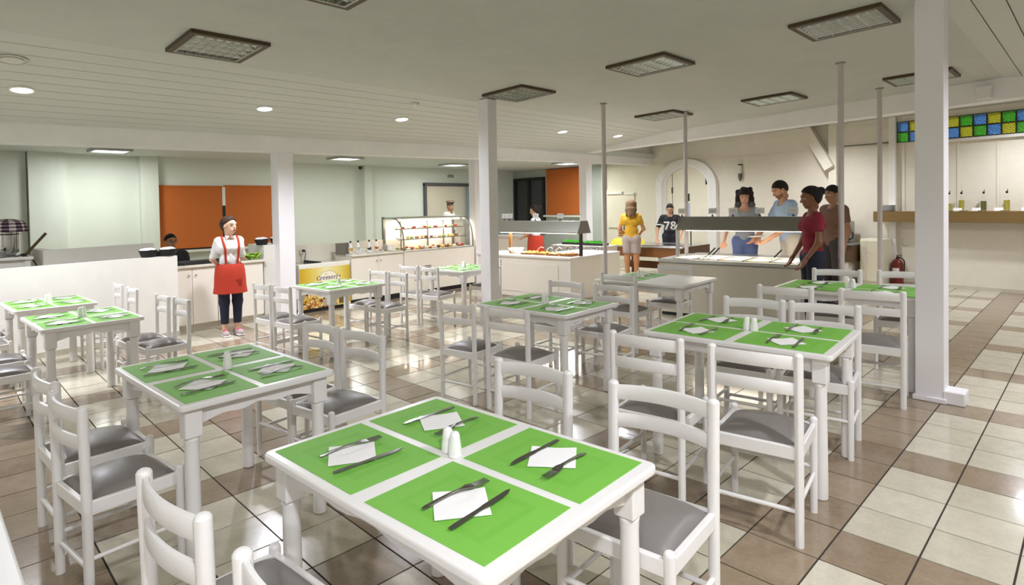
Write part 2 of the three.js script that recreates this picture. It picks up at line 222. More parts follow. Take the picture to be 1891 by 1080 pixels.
{
  const s = thing('ceiling_speaker', 'round white ceiling speaker grille in the planked slope', 'speaker', [-7.102, slopeY(-7.1, 0.61) - 0.002, -0.613]); s.rotation.z = 0.15;
  part(s, 'rim', new THREE.TorusGeometry(0.115, 0.01, 8, 32).rotateX(Math.PI / 2), M.plank); part(s, 'grille', cyl(0.085, 0.085, 0.012, 0, -0.01, 0, 28), mat(0xcfcdc4, 0.7));
  const k = thing('smoke_detector', 'small white smoke detector on the planked slope', 'smoke detector', [-6.906, slopeY(-6.9, 4.96), -4.965]); k.rotation.z = 0.15;
  part(k, 'base', cyl(0.05, 0.055, 0.012, 0, -0.012, 0, 20), M.plank); part(k, 'dome', lathe([[0, -0.045], [0.025, -0.043], [0.038, -0.03], [0.042, -0.012]], 20), mat(0xe4e2da, 0.5));
  const e = thing('junction_box', 'small white box under the crease of the ceiling at the cross beam', 'box', [-1.2, 3.18, -10.62]); part(e, 'case', box(0.17, 0.16, 0.08, 0, 0, 0, 0.01), M.paint); part(e, 'lid', box(0.18, 0.02, 0.09, 0, 0.085, 0, 0.005), M.paint);
}
// bay lamps behind the long beam
for (const [x, a, l] of [[-13.7, 2.6, 'lit strip lamp in the bay ceiling towards the half wall'], [-12.9, 7.2, 'lit strip lamp in the bay ceiling above the pastry case'], [-13.2, 10.8, 'lit strip lamp in the bay ceiling by the exit sign'], [-11.0, 13.2, 'lit strip lamp in the bay ceiling before the bright orange blind']]) {
  const o = thing('strip_lamp', l, 'ceiling lamp', [x, ANX, -a], 0, 'lit lamps in the bay ceiling');
  part(o, 'frame', [box(0.64, 0.05, 0.05, 0, -0.025, 0.3), box(0.64, 0.05, 0.05, 0, -0.025, -0.3), box(0.05, 0.05, 0.55, 0.3, -0.025, 0), box(0.05, 0.05, 0.55, -0.3, -0.025, 0)], mat(0xb4b6b0, 0.5));
  part(o, 'diffuser', box(0.54, 0.02, 0.54, 0, -0.025, 0), new THREE.MeshStandardMaterial({ color: 0xffffff, emissive: 0xf2faff, emissiveIntensity: 4, roughness: 0.6 })).castShadow = false;
  const r = new THREE.RectAreaLight(0xfafff8, 66, 0.54, 0.54); r.position.set(0, -0.06, 0); r.rotation.set(-Math.PI / 2, 0, 0); r.name = 'strip_lamp_light'; o.add(r);
}
// ---------- dining chairs ----------
const leather = new THREE.MeshPhysicalMaterial({ color: 0x7d7873, roughness: 0.42, clearcoat: 0.1, clearcoatRoughness: 0.3, bumpMap: bumpFine, bumpScale: 0.0006 });
function slat(w, y0, y1, bow, zoff) {                                        // slat bowed backwards between the posts, with a slight crown
  const N = 14, sh = []; const g = new THREE.BufferGeometry(), p = [], t = 0.02;
  const ring = [];
  for (let i = 0; i <= N; i++) { const u = i / N * 2 - 1, x = u * w / 2, z = zoff + bow * (1 - u * u), cr = 0.007 * (1 - u * u), top = y1 + cr, bot = y0 + cr * 0.7, nx = 2 * bow * u / (w / 2), l = Math.hypot(1, nx), ox = nx / l * t / 2, oz = t / 2 / l;
    const prof = [[-0.7, bot], [-1, bot + 0.006], [-1, top - 0.006], [-0.6, top], [0.6, top], [1, top - 0.006], [1, bot + 0.006], [0.7, bot]];
    ring.push(prof.map(([s, y]) => [x + s * ox, y, z + s * oz])); }
  const n = 8; for (let i = 0; i < N; i++) for (let k = 0; k < n; k++) { const a = ring[i][k], b = ring[i][(k + 1) % n], c = ring[i + 1][(k + 1) % n], d = ring[i + 1][k]; p.push(...a, ...c, ...b, ...a, ...d, ...c); }
  g.setAttribute('position', new THREE.Float32BufferAttribute(p, 3)); return toCreasedNormals(g, 0.7);
}
function makeChair() {                                                        // origin on the floor between the rear posts, seat towards -z; 0.42 between posts, 0.90 high
  const c = thing('dining_chair', '', 'chair'), w = 0.42, d = 0.4, m = M.paint;
  for (const s of [-1, 1]) {
    part(c, 'rear_post', (() => { const g = new THREE.CylinderGeometry(0.023, 0.021, 0.885, 14, 6); g.translate(0, 0.4425, 0); const q = g.attributes.position; for (let i = 0; i < q.count; i++) { const y = q.getY(i); if (y > 0.45) q.setZ(i, q.getZ(i) + 0.008 * ((y - 0.45) / 0.45) ** 1.5); } g.computeVertexNormals(); return [g.translate(s * w / 2, 0, 0), ball(0.023, s * w / 2, 0.884, 0.0075, 1, 0.7, 1)]; })(), m);
    part(c, 'front_leg', [cyl(0.018, 0.021, 0.48, s * w / 2, 0, -d, 14), ball(0.02, s * w / 2, 0.48, -d, 1, 0.75, 1)], m);
    part(c, 'side_rail', box(0.026, 0.062, d - 0.02, s * w / 2, 0.43, -d / 2, 0.006), m);
    part(c, 'side_stretcher', [bar(V(s * w / 2, 0.2, 0), V(s * w / 2, 0.2, -d), 0.011)], m);
  }
  for (const z of [0, -d]) part(c, 'seat_rail', box(w - 0.02, 0.062, 0.026, 0, 0.43, z, 0.006), m);
  part(c, 'stretcher', bar(V(-w / 2, 0.235, -d), V(w / 2, 0.235, -d), 0.011), m);
  part(c, 'stretcher', bar(V(-w / 2, 0.16, 0), V(w / 2, 0.16, 0), 0.011), m);
  part(c, 'back_slat', slat(w - 0.02, 0.818, 0.88, 0.034, 0.006), m);
  part(c, 'back_slat', slat(w - 0.02, 0.7, 0.758, 0.034, 0.004), m);
  const g = new THREE.PlaneGeometry(1, 1, 20, 20).rotateX(-Math.PI / 2), q = g.attributes.position;
  for (let i = 0; i < q.count; i++) { const u = q.getX(i) * 2, v = q.getZ(i) * 2, e = (1 - u ** 4) * (1 - v ** 4), dome = Math.pow(Math.max(0, (1 - u * u) * (1 - v * v)), 0.42); q.setXYZ(i, u * (w / 2 - 0.016), 0.452 + 0.062 * dome, -d / 2 + v * (d / 2 - 0.016)); }
  g.computeVertexNormals();
  part(c, 'cushion', [g, box(w - 0.04, 0.04, d - 0.035, 0, 0.435, -d / 2)], leather, 'grey leatherette cushion');
  return c;
}
const chair0 = makeChair(); let chairUsed = false;
function placeChair(x, a, deg, far, w, h, label, group) {
  const o = chairUsed ? dup(chair0, [0, 0, 0]) : chair0; chairUsed = true;
  o.position.set(x, 0, -a); o.rotation.y = deg * Math.PI / 180 + (far ? Math.PI : 0); o.scale.set(w / 0.42, h / 0.9, (w / 0.42 + 1.1) / 2.1); o.userData.label = label; o.userData.group = group;
}
// ---------- tables ----------
const matGreen = canvasTex(256, 176, (c, w, h) => { c.fillStyle = '#78bb46'; c.fillRect(0, 0, w, h); c.fillStyle = '#72b63f'; c.fillRect(38, 30, w - 76, h - 60); c.fillStyle = '#77ba45'; c.fillRect(52, 44, w - 104, h - 88); for (let i = 0; i < 2500; i++) { c.fillStyle = i % 2 ? 'rgba(255,255,255,0.03)' : 'rgba(0,40,0,0.03)'; c.fillRect(rnd() * w, rnd() * h, 2, 1); } });
const placematMat = new THREE.MeshStandardMaterial({ map: matGreen, roughness: 0.55 });
const cut = mat(0x8e8e8c, 0.22, { metalness: 1 });
function makeFork() {
  const s = new THREE.Shape(); const L = 0.19;
  const half = [[0.0045, 0], [0.006, 0.006], [0.005, 0.03], [0.003, 0.075], [0.003, 0.1], [0.005, 0.115], [0.0115, 0.13], [0.012, 0.145]];
  s.moveTo(-half[0][0], 0); half.forEach(p => s.lineTo(p[0], p[1]));
  for (let k = 3; k >= 0; k--) { const xc = -0.0095 + k * 0.00635; s.lineTo(xc + 0.0018, 0.147); s.lineTo(xc + 0.0014, L); s.lineTo(xc - 0.0006, L); s.lineTo(xc - 0.0018, 0.147); }
  half.slice().reverse().forEach(p => s.lineTo(-p[0], p[1]));
  const g = new THREE.ExtrudeGeometry(s, { depth: 0.0016, bevelEnabled: true, bevelSize: 0.0005, bevelThickness: 0.0005, bevelSegments: 1, steps: 1 }).rotateX(-Math.PI / 2);
  const q = g.attributes.position; for (let i = 0; i < q.count; i++) { const t = -q.getZ(i) / L; q.setY(i, q.getY(i) + 0.012 * Math.sin(Math.min(1, t) * Math.PI) * (t > 0.62 ? 1 - (t - 0.62) * 2.4 : 1) * (t < 0.62 ? 0.9 : 1) + (t > 0.9 ? 0.006 * (t - 0.9) * 10 : 0)); } g.computeVertexNormals(); return g;
}
function makeKnife() {
  const h = [[-0.006, 0], [0.006, 0], [0.0075, 0.02], [0.006, 0.09], [0.0065, 0.105], [0.009, 0.115], [0.0095, 0.17], [0.006, 0.195], [-0.002, 0.212], [-0.007, 0.2], [-0.0075, 0.115], [-0.006, 0.105], [-0.0055, 0.09], [-0.0075, 0.02]];
  return extr(h, 0.0018, 0.0006).rotateX(-Math.PI / 2);
}
function makeShaker() { return lathe([[0, 0], [0.02, 0], [0.0215, 0.004], [0.02, 0.03], [0.0165, 0.058], [0.0155, 0.068], [0.0125, 0.077], [0.006, 0.081], [0, 0.082]], 20); }
const forkG = makeFork().scale(1.25, 1.1, 1.3), knifeG = makeKnife().scale(1.2, 1.1, 1.3), shakerG = makeShaker().scale(1.15, 1.12, 1.15);
const napG = (() => { const g = new THREE.BoxGeometry(0.165, 0.0016, 0.165, 6, 1, 6), q = g.attributes.position; for (let i = 0; i < q.count; i++) { const u = q.getX(i) / 0.0825, v = q.getZ(i) / 0.0825; q.setY(i, q.getY(i) + 0.0022 + 0.002 * Math.max(0, Math.abs(u) * Math.abs(v)) + 0.0012 * Math.sin(3 * u + 2 * v)); } g.computeVertexNormals(); return mergeGeometries([g, new THREE.BoxGeometry(0.15, 0.001, 0.15).translate(-0.004, 0.0012, 0.005)]); })();
function makeTable(x, a, w, d, h, deg, label) {
  const t = thing('dining_table', label, 'table', [x, 0, -a], deg * Math.PI / 180, 'white dining tables'); const m = M.paint;
  const r = 0.025, sh = new THREE.Shape(); { const X = w / 2 - 0.008, Z = d / 2 - 0.008; sh.moveTo(-X + r, -Z); sh.lineTo(X - r, -Z); sh.quadraticCurveTo(X, -Z, X, -Z + r); sh.lineTo(X, Z - r); sh.quadraticCurveTo(X, Z, X - r, Z); sh.lineTo(-X + r, Z); sh.quadraticCurveTo(-X, Z, -X, Z - r); sh.lineTo(-X, -Z + r); sh.quadraticCurveTo(-X, -Z, -X + r, -Z); }
  part(t, 'table_top', new THREE.ExtrudeGeometry(sh, { depth: 0.014, bevelEnabled: true, bevelSize: 0.008, bevelThickness: 0.009, bevelSegments: 3, curveSegments: 6 }).rotateX(-Math.PI / 2).translate(0, h - 0.023, 0), m);
  const lx = w / 2 - 0.075, lz = d / 2 - 0.072, ah = h - 0.032;
  const apron = (len) => { const p = [[-len / 2, 0], [len / 2, 0], [len / 2, -0.1]]; const N = 16; for (let i = 0; i <= N; i++) { const u = 1 - 2 * i / N; p.push([u * (len / 2 - 0.01), -0.062 - 0.03 * Math.pow(Math.abs(u), 3) + 0.012 * Math.cos(u * Math.PI * 3) * (1 - Math.abs(u)) ]); } p.push([-len / 2, -0.1]); return extr(p, 0.018).translate(0, ah, -0.009); };
  part(t, 'apron', apron(2 * lx - 0.04).translate(0, 0, lz), m); part(t, 'apron', apron(2 * lx - 0.04).translate(0, 0, -lz), m);
  part(t, 'apron', apron(2 * lz - 0.04).rotateY(Math.PI / 2).translate(lx, 0, 0), m); part(t, 'apron', apron(2 * lz - 0.04).rotateY(Math.PI / 2).translate(-lx, 0, 0), m);
  const top = h - 0.024;
  for (const sx of [-1, 1]) for (const sz of [-1, 1]) part(t, 'leg', [box(0.08, 0.15, 0.08, sx * lx, top - 0.075, sz * lz, 0.008), lathe([[0.0, 0.0], [0.033, 0], [0.036, 0.008], [0.036, 0.1], [0.032, top - 0.2], [0.034, top - 0.165], [0.037, top - 0.15], [0, top - 0.15]], 18, sx * lx, 0, sz * lz)], m);
  return t;
}
const NEXT = {};
function setting(t, h, mx, mz, far, where, spot, jitter = 1) {                       // one cover: napkin with fork and knife
  const base = new THREE.Matrix4().makeRotationY(t.rotation.y).setPosition(t.position.x, h, t.position.z), put = (n, l, c, g, m, x, y, z, r, grp) => { const p = V(x, y, z).applyMatrix4(base); return solo(n, l, c, g, m, p.toArray(), t.rotation.y + r, grp); };
  const f = far ? Math.PI : 0, s = far ? -1 : 1, j = () => rr(-0.012, 0.012) * jitter;
  put('paper_napkin', 'folded white paper napkin, ' + spot + ', ' + where, 'napkin', napG, M.paper, mx + j(), 0.003, mz + 0.01 * s + j(), Math.PI / 4 + rr(-0.25, 0.25), 'napkins on the ' + where);
  put('fork', 'steel fork, ' + spot + ', ' + where, 'fork', forkG, cut, mx - s * 0.075 + j(), 0.0085, mz + s * 0.12 + j(), f + rr(-0.12, 0.12), 'forks on the ' + where);
  put('table_knife', 'steel knife, ' + spot + ', ' + where, 'knife', knifeG, cut, mx + s * 0.085 + j(), 0.0085, mz + s * 0.14 + j(), f + rr(-0.1, 0.1), 'knives on the ' + where);
}
function layTable(t, w, d, h, where, opts = {}) {
  const mw = opts.mw ?? w * 0.435, md = opts.md ?? d * 0.435, gx = (w - 2 * mw) * 0.22 + mw / 2, gz = (d - 2 * md) * 0.2 + md / 2;
  const g = box(mw, 0.0016, md, 0, 0.0012, 0); { const uv = g.attributes.uv; }
  const base = new THREE.Matrix4().makeRotationY(t.rotation.y).setPosition(t.position.x, h, t.position.z);
  for (const [sx, sz] of opts.covers ?? [[-1, 1], [1, 1], [-1, -1], [1, -1]]) {
    const spot = (sz < 0 ? 'arched-door side' : 'side opposite arched door') + (sx < 0 ? ', counter end' : ', aisle end'), mx = sx * gx + rr(-0.008, 0.008), mz = sz * gz + rr(-0.006, 0.006), p = V(mx, 0, mz).applyMatrix4(base);
    solo('placemat', 'green paper placemat, ' + spot + ', ' + where, 'placemat', g, placematMat, p.toArray(), t.rotation.y + rr(-0.02, 0.02), 'placemats on the ' + where);
    setting(t, h, mx, mz, sz < 0, where, spot);
  }
  const n = opts.shakers ?? 2, kx = opts.kx ?? 0, kz = opts.kz ?? 0;
  const ax = opts.ax ?? [0.052, 0.012];
  for (let i = 0; i < n; i++) { const k = i - 0.5, p = V(kx + k * ax[0], 0, kz + k * ax[1]).applyMatrix4(base); solo('salt_shaker', 'white porcelain shaker, one of the close pair on the ' + where, 'shaker', shakerG, M.ceramic, p.toArray(), 0, 'shakers on the ' + where); }
}
const TB = {
  T1: ['table fourth from the half wall', -1.65, 1.32, 1.17, 0.85, 0.80, 3, { kx: -0.03, kz: -0.02 }],
  T2: ['table third from the half wall', -3.55, 1.18, 1.06, 0.80, 0.80, 3, { kz: -0.03, ax: [0.05, 0.018] }],
  T3: ['table third from the yellow freezer', -1.67, 3.89, 1.16, 0.85, 0.84, 5, { kz: 0 }],
  T4: ['table second from the yellow freezer', -3.63, 4.02, 1.05, 0.79, 0.80, 3.4, { ax: [0.045, 0.03] }],
  T5: ['table second from the half wall', -6.48, 0.98, 0.92, 0.74, 0.77, 3, { ax: [0.045, 0.03] }],
  T6: ['table against the half wall', -8.0, 0.92, 0.9, 0.7, 0.75, 3, { ax: [0.045, 0.03] }],
  T7: ['table before the yellow freezer', -6.6, 3.56, 0.82, 0.79, 0.78, 5, { ax: [0.045, 0.03] }],
  T8: ['table before the pastry case', -6.95, 5.84, 0.82, 0.86, 0.77, 6, { ax: [0.05, 0.02] }],
  T9: ['half-bare table before the steam counter', -3.81, 6.2, 1.14, 0.95, 0.80, 4, { covers: [[-1, 1], [-1, -1]], kx: -0.2, shakers: 2 }],
  T10: ['table near the fire extinguisher', -1.76, 6.42, 1.25, 0.8, 0.84, 3, { kz: 0 }],
};
for (const k in TB) { const [where, x, a, w, d, h, deg, o] = TB[k]; const t = makeTable(x, a, w, d, h, deg, 'white painted wooden dining table, the ' + where); layTable(t, w, d, h, where, o); }
makeTable(-2.0, -0.27, 1.1, 0.84, 0.8, 1, 'white dining table with a bare top behind the fourth table from the half wall');
const CH = {                                                                   // table, far side?, x, a, turn, width, height
  T1: [[0, -1.86, 0.48, 5, 0.42, 0.92], [0, -1.2, 0.53, 6, 0.42, 0.92], [1, -2.0, 2.1, 6, 0.43, 0.92], [1, -1.32, 2.17, 6, 0.45, 0.92]],
  T2: [[0, -3.88, 0.43, 4, 0.42, 0.87], [0, -3.3, 0.44, 8, 0.38, 0.87], [1, -4.02, 2.01, 9, 0.37, 0.87], [1, -3.55, 2.07, 8, 0.41, 0.87]],
  T3: [[0, -1.85, 2.9, 8, 0.41, 0.96], [0, -1.26, 2.97, 9, 0.42, 0.96], [1, -1.92, 4.53, 8, 0.42, 0.96], [1, -1.44, 4.61, 9, 0.43, 0.96]],
  T4: [[0, -3.99, 3.27, 10, 0.37, 0.87], [0, -3.46, 3.36, 7, 0.42, 0.87], [1, -4.17, 4.95, 6, 0.43, 0.87], [1, -3.6, 5.03, 9, 0.42, 0.87]],
  T5: [[0, -6.75, 0.24, 3, 0.36, 0.85], [0, -6.22, 0.22, 3, 0.36, 0.85], [1, -6.81, 1.7, 4, 0.33, 0.85], [1, -6.4, 1.76, 6, 0.33, 0.85]],
  T6: [[0, -8.25, 0.22, 3, 0.34, 0.84], [0, -7.75, 0.2, 3, 0.34, 0.84], [1, -8.45, 1.64, 4, 0.29, 0.84], [1, -7.82, 1.65, 5, 0.29, 0.84]],
  T7: [[0, -6.86, 2.74, 9, 0.32, 0.86], [0, -6.45, 2.79, 7, 0.34, 0.86], [1, -6.95, 4.32, 9, 0.32, 0.86], [1, -6.54, 4.36, 8, 0.34, 0.86]],
  T8: [[0, -7.17, 4.98, 10, 0.34, 0.86], [0, -6.78, 5.06, 12, 0.32, 0.86], [1, -7.02, 6.5, 8, 0.33, 0.86]],
  T9: [[0, -3.96, 5.65, 7, 0.43, 0.9], [1, -3.94, 6.87, 9, 0.42, 0.9]],
  T10: [[0, -1.99, 5.36, 9, 0.42, 0.96], [0, -1.36, 5.54, 9, 0.44, 0.96], [1, -2.06, 7.02, 10, 0.44, 0.96], [1, -1.47, 7.18, 9, 0.43, 0.96]],
};
for (const k in CH) CH[k].forEach(([far, x, a, deg, w, h], i) => { const where = TB[k][0].replace('half-bare ', ''), same = CH[k].filter(c => c[0] === far), end = same.length < 2 ? '' : x < Math.max(...same.map(c => c[1])) - 0.01 ? ', counter end' : ', aisle end';
  placeChair(x, a, deg, far, w, h, `white chair, grey cushion, ${far ? 'arched-door side' : 'side opposite arched door'}${end}, ${where}`, `chairs at the ${where}`); });
// ---------- counters along the long beam (local x runs along the counter, z faces the room) ----------
const CT = Math.PI / 2 + 0.076, frontX = a => -9.05 - 0.076 * (a - 2.4);
const knob = (x, y, z) => lathe([[0, 0.022], [0.012, 0.02], [0.013, 0.012], [0.006, 0.008], [0.006, 0]], 14).rotateX(Math.PI / 2).translate(x, y, z);
function cupboard(a0, a1, h, label, doors, group, knobs) {
  const w = a1 - a0, am = (a0 + a1) / 2, c = thing('cupboard', label, 'cupboard', [frontX(am), 0, -am], CT, group), d = 0.52;
  part(c, 'body', box(w - 0.004, h - 0.1, d - 0.022, 0, 0.1 + (h - 0.1) / 2, -d / 2 - 0.011), M.lam); part(c, 'kick', box(w, 0.098, d - 0.06, 0, 0.049, -d / 2 - 0.02), doors.dark ? M.black : M.lamEdge);
  const n = doors.n, dw = w / n; for (let i = 0; i < n; i++) { const x = -w / 2 + dw * (i + 0.5), dr = part(c, 'door', box(dw - 0.006, h - 0.115, 0.02, x, 0.1 + (h - 0.1) / 2, -0.01, 0.004), M.lam); if (knobs[i]) part(dr, 'knob', knob(x + knobs[i] * (dw / 2 - 0.045), h - 0.1, 0), M.chrome); }
  return c;
}
cupboard(2.31, 2.99, 0.905, 'cream cupboard with two knobbed doors next to the half wall end', { n: 2 }, 'cream cupboards behind the waiting staff', [1, -1]);
cupboard(2.992, 3.67, 0.905, 'cream cupboard with two knobbed doors next to the short half wall', { n: 2 }, 'cream cupboards behind the waiting staff', [1, -1]);
solo('worktop', 'pale worktop on the cream cupboards', 'worktop', box(1.42, 0.035, 0.56, 0, 0.9225, -0.255, 0.006), M.worktop, [frontX(3.0), 0, -3.0], CT);
{
  const h = thing('griddle', 'long black griddle strip on the pale worktop', 'griddle', [frontX(2.85) - 0.2, 0.9401, -2.85], CT); part(h, 'body', box(0.86, 0.035, 0.3, 0, 0.0175, 0, 0.006), M.black); for (let k = 0; k < 5; k++) part(h, 'bar', box(0.8, 0.012, 0.018, 0, 0.04, -0.11 + 0.055 * k, 0.003), M.darkmetal); part(h, 'switch', knob(-0.3, 0.018, 0.15), M.darkmetal);
  const g = thing('lettuce', 'heap of green lettuce on the pale worktop', 'lettuce', [frontX(3.5) - 0.14, 0.9402, -3.52], CT), lm = phys(0x8fb83a, 0.6, { side: THREE.DoubleSide });
  for (let k = 0; k < 16; k++) { const l = new THREE.SphereGeometry(0.06, 10, 5, 0, 6.283, 0, 1.2), q = l.attributes.position; for (let i = 0; i < q.count; i++) q.setY(i, q.getY(i) * 0.5 + 0.008 * Math.sin(q.getX(i) * 160 + k) * Math.cos(q.getZ(i) * 140)); l.computeVertexNormals(); l.rotateX(rr(-0.8, 0.8)).rotateZ(rr(-0.8, 0.8)).translate(rr(-0.12, 0.12), 0.03 + rr(0, 0.05), rr(-0.06, 0.06)); part(g, 'leaf', l, lm); }
}
function basket(x, a, y, turn, label) {
  const b = thing('bread_basket', label, 'basket', [x, y, -a], turn, 'black paper-lined baskets'), pts = [], g = []; const m = M.black;
  const rim = (s, yy, r) => new THREE.TorusGeometry(1, r, 6, 28).rotateX(Math.PI / 2).scale(0.11 * s, 1, 0.078 * s).translate(0, yy, 0);
  part(b, 'bowl', [new THREE.CylinderGeometry(1, 0.72, 0.085, 26, 1, true).scale(0.108, 1, 0.076).translate(0, 0.0445, 0), cyl(0.72, 0.72, 0.004, 0, 0, 0, 24).scale(0.108, 1, 0.076)], new THREE.MeshStandardMaterial({ color: 0x17171a, roughness: 0.6, side: THREE.DoubleSide }));
  for (let k = 0; k < 4; k++) part(b, 'weave', rim(0.76 + 0.08 * k, 0.012 + 0.025 * k, 0.006).scale(1, 1, 1), m);
  const p = new THREE.SphereGeometry(1, 20, 6, 0, 6.283, 0, 1.5), q = p.attributes.position; for (let i = 0; i < q.count; i++) q.setXYZ(i, q.getX(i) * 0.1, q.getY(i) * 0.03 + 0.082 + 0.014 * Math.sin(q.getX(i) * 5 + q.getZ(i) * 7), q.getZ(i) * 0.07); p.computeVertexNormals(); part(b, 'paper_lining', p, M.paper);
}
basket(-9.0, 2.1, 1.099, 1.4, 'black basket lined with white paper at the back of the half wall end'); basket(-8.98, 2.33, 1.101, 1.6, 'black basket lined with white paper on the very end of the half wall');
basket(-9.3, 3.72, 1.156, 1.5, 'black basket lined with white paper on the short half wall, away from the pillar'); basket(-9.4, 4.0, 1.156, 1.5, 'black basket lined with white paper tucked against the pillar');
// ---------- ice cream freezer ----------
{
  const w = 0.96, h = 0.8, d = 0.62, am = 4.75, f = thing('chest_freezer', 'chest freezer with yellow printed front and sliding glass lids', 'freezer', [frontX(am) - 0.02, 0, -am], CT);
  const art = canvasTex(768, 560, (c, W_, H_) => {
    let g = c.createLinearGradient(0, 0, W_, 0); g.addColorStop(0, '#c9a21e'); g.addColorStop(0.25, '#e0c860'); g.addColorStop(0.5, '#efe6b4'); g.addColorStop(0.8, '#e4d070'); g.addColorStop(1, '#cba824'); c.fillStyle = g; c.fillRect(0, 0, W_, H_);
    c.fillStyle = '#f3ecd0'; c.strokeStyle = '#8d7a5a'; c.lineWidth = 4; c.beginPath(); c.ellipse(W_ * 0.55, 150, 135, 92, 0, 0, 6.3); c.fill(); c.stroke();
    c.fillStyle = '#43306e'; c.textAlign = 'center'; c.font = 'bold italic 78px serif'; c.fillText('Cremeria', W_ * 0.55, 178); c.font = 'italic 34px serif'; c.fillText('la', W_ * 0.5, 112);
    for (let i = 0; i < 420; i++) { const x = rnd() * W_ * 0.72, y = H_ - rnd() * rnd() * 250; c.fillStyle = ['#8a5a1e', '#c98f2c', '#e9c97a', '#5b3a14', '#f2e3b6', '#b7772a', '#d6a850'][i % 7]; c.beginPath(); c.ellipse(x, y, 6 + rnd() * 24, 5 + rnd() * 18, rnd() * 3, 0, 6.3); c.fill(); }
    for (let i = 0; i < 14; i++) { c.strokeStyle = i % 2 ? '#3a2412' : '#f2ead2'; c.lineWidth = 9; c.beginPath(); c.moveTo(W_ * 0.42 + i * 9, H_ - 20); c.lineTo(W_ * 0.46 + i * 10, H_ - 110); c.stroke(); }
    c.fillStyle = '#d98a2a'; c.beginPath(); c.ellipse(190, H_ - 250, 40, 32, 0, 0, 6.3); c.fill(); c.fillStyle = '#c6541e'; c.fillRect(165, H_ - 268, 46, 22);
  });
  part(f, 'body', box(w, h - 0.1, d, 0, 0.06 + (h - 0.1) / 2, -d / 2, 0.015), mat(0xe9e6dc, 0.4)); part(f, 'kick', box(w - 0.03, 0.06, d - 0.03, 0, 0.03, -d / 2), M.black);
  part(f, 'printed_front', new THREE.PlaneGeometry(w - 0.01, h - 0.13).translate(0, 0.06 + (h - 0.13) / 2, 0.003), new THREE.MeshStandardMaterial({ map: art, roughness: 0.4 }), 'yellow printed front with lettering and ice cream picture');
  for (let k = 0; k < 9; k++) part(f, 'vent_slot', box(0.012, 0.13, 0.01, 0.25 + 0.022 * k, 0.15, 0.004), M.black);
  part(f, 'rim', [box(w + 0.01, 0.05, 0.05, 0, h - 0.025, -0.025, 0.01), box(w + 0.01, 0.05, 0.05, 0, h - 0.025, -d + 0.025, 0.01), box(0.05, 0.05, d - 0.1, w / 2 - 0.02, h - 0.025, -d / 2), box(0.05, 0.05, d - 0.1, -w / 2 + 0.02, h - 0.025, -d / 2)], mat(0xeceadf, 0.35));
  const gl = phys(0xb9bdb8, 0.08, { metalness: 0.1, clearcoat: 0.6 }); part(f, 'sliding_lid', box(0.5, 0.012, d - 0.1, 0.2, h - 0.006, -d / 2), gl); part(f, 'sliding_lid', box(0.44, 0.012, d - 0.1, -0.22, h - 0.02, -d / 2), gl); part(f, 'lid_handle', box(0.03, 0.03, d - 0.1, -0.06, h + 0.005, -d / 2, 0.006), M.black);
}
cupboard(5.24, 6.385, 0.855, 'cream cupboard with two doors and dark kick beside the freezer', { n: 2, dark: true }, undefined, [1, -1]);
solo('worktop', 'pale worktop beside the freezer carrying bottles', 'worktop', box(1.15, 0.03, 0.56, 0, 0.8702, -0.255, 0.006), M.worktop, [frontX(5.81), 0, -5.81], CT);
{ // wall socket with plug
  const s = thing('power_socket', 'wall socket with a black plug and hanging cord', 'socket', [-9.76, 0.99, -4.6], CT); part(s, 'plate', box(0.085, 0.085, 0.012, 0, 0, 0, 0.004), M.paint); part(s, 'plug', [cyl(0.022, 0.018, 0.05, 0, 0, 0, 14).rotateX(Math.PI / 2).translate(0, 0, 0.005)], M.black); part(s, 'cord', tube([V(0, 0, 0.05), V(0.01, -0.04, 0.07), V(0.012, -0.1, 0.05), V(0.01, -0.2, 0.03)], 0.006, 14, 6), M.black);
}
// bottles, glasses and trays on the bottle worktop
const onTop = (a, back) => [frontX(a) - back, 0.8853, -a];
['yellow', 'green', 'black', 'orange'].forEach((n, i) => {
  const a = 5.42 + 0.16 * i + (i > 1 ? 0.08 : 0), c = [0xd8a72a, 0x5c7a34, 0x1c1c20, 0xd5712c][i], b = thing('syrup_bottle', `white capped bottle with ${n} fruit label on the worktop`, 'bottle', onTop(a, 0.32), CT, 'labelled bottles on the worktop');
  part(b, 'body', lathe([[0, 0], [0.036, 0], [0.038, 0.01], [0.037, 0.12], [0.03, 0.15], [0.016, 0.18], [0.015, 0.2], [0, 0.2]], 20), M.ceramic); part(b, 'cap', cyl(0.018, 0.017, 0.03, 0, 0.2, 0, 16), M.black); part(b, 'label', new THREE.CylinderGeometry(0.0386, 0.0386, 0.075, 20, 1, true).rotateY(Math.PI).translate(0, 0.075, 0), new THREE.MeshStandardMaterial({ roughness: 0.5, map: canvasTex(128, 64, (q, w, h) => { q.fillStyle = '#f4f1ea'; q.fillRect(0, 0, w, h); for (let k = 0; k < 26; k++) { q.fillStyle = '#' + new THREE.Color(c).offsetHSL(rr(-0.03, 0.03), 0, rr(-0.1, 0.1)).getHexString(); q.beginPath(); q.ellipse((rnd() * w * 0.5 + w * 0.3) % w, h * 0.25 + rnd() * h * 0.6, 8, 9, 0, 0, 6.3); q.fill(); } }) }));
});
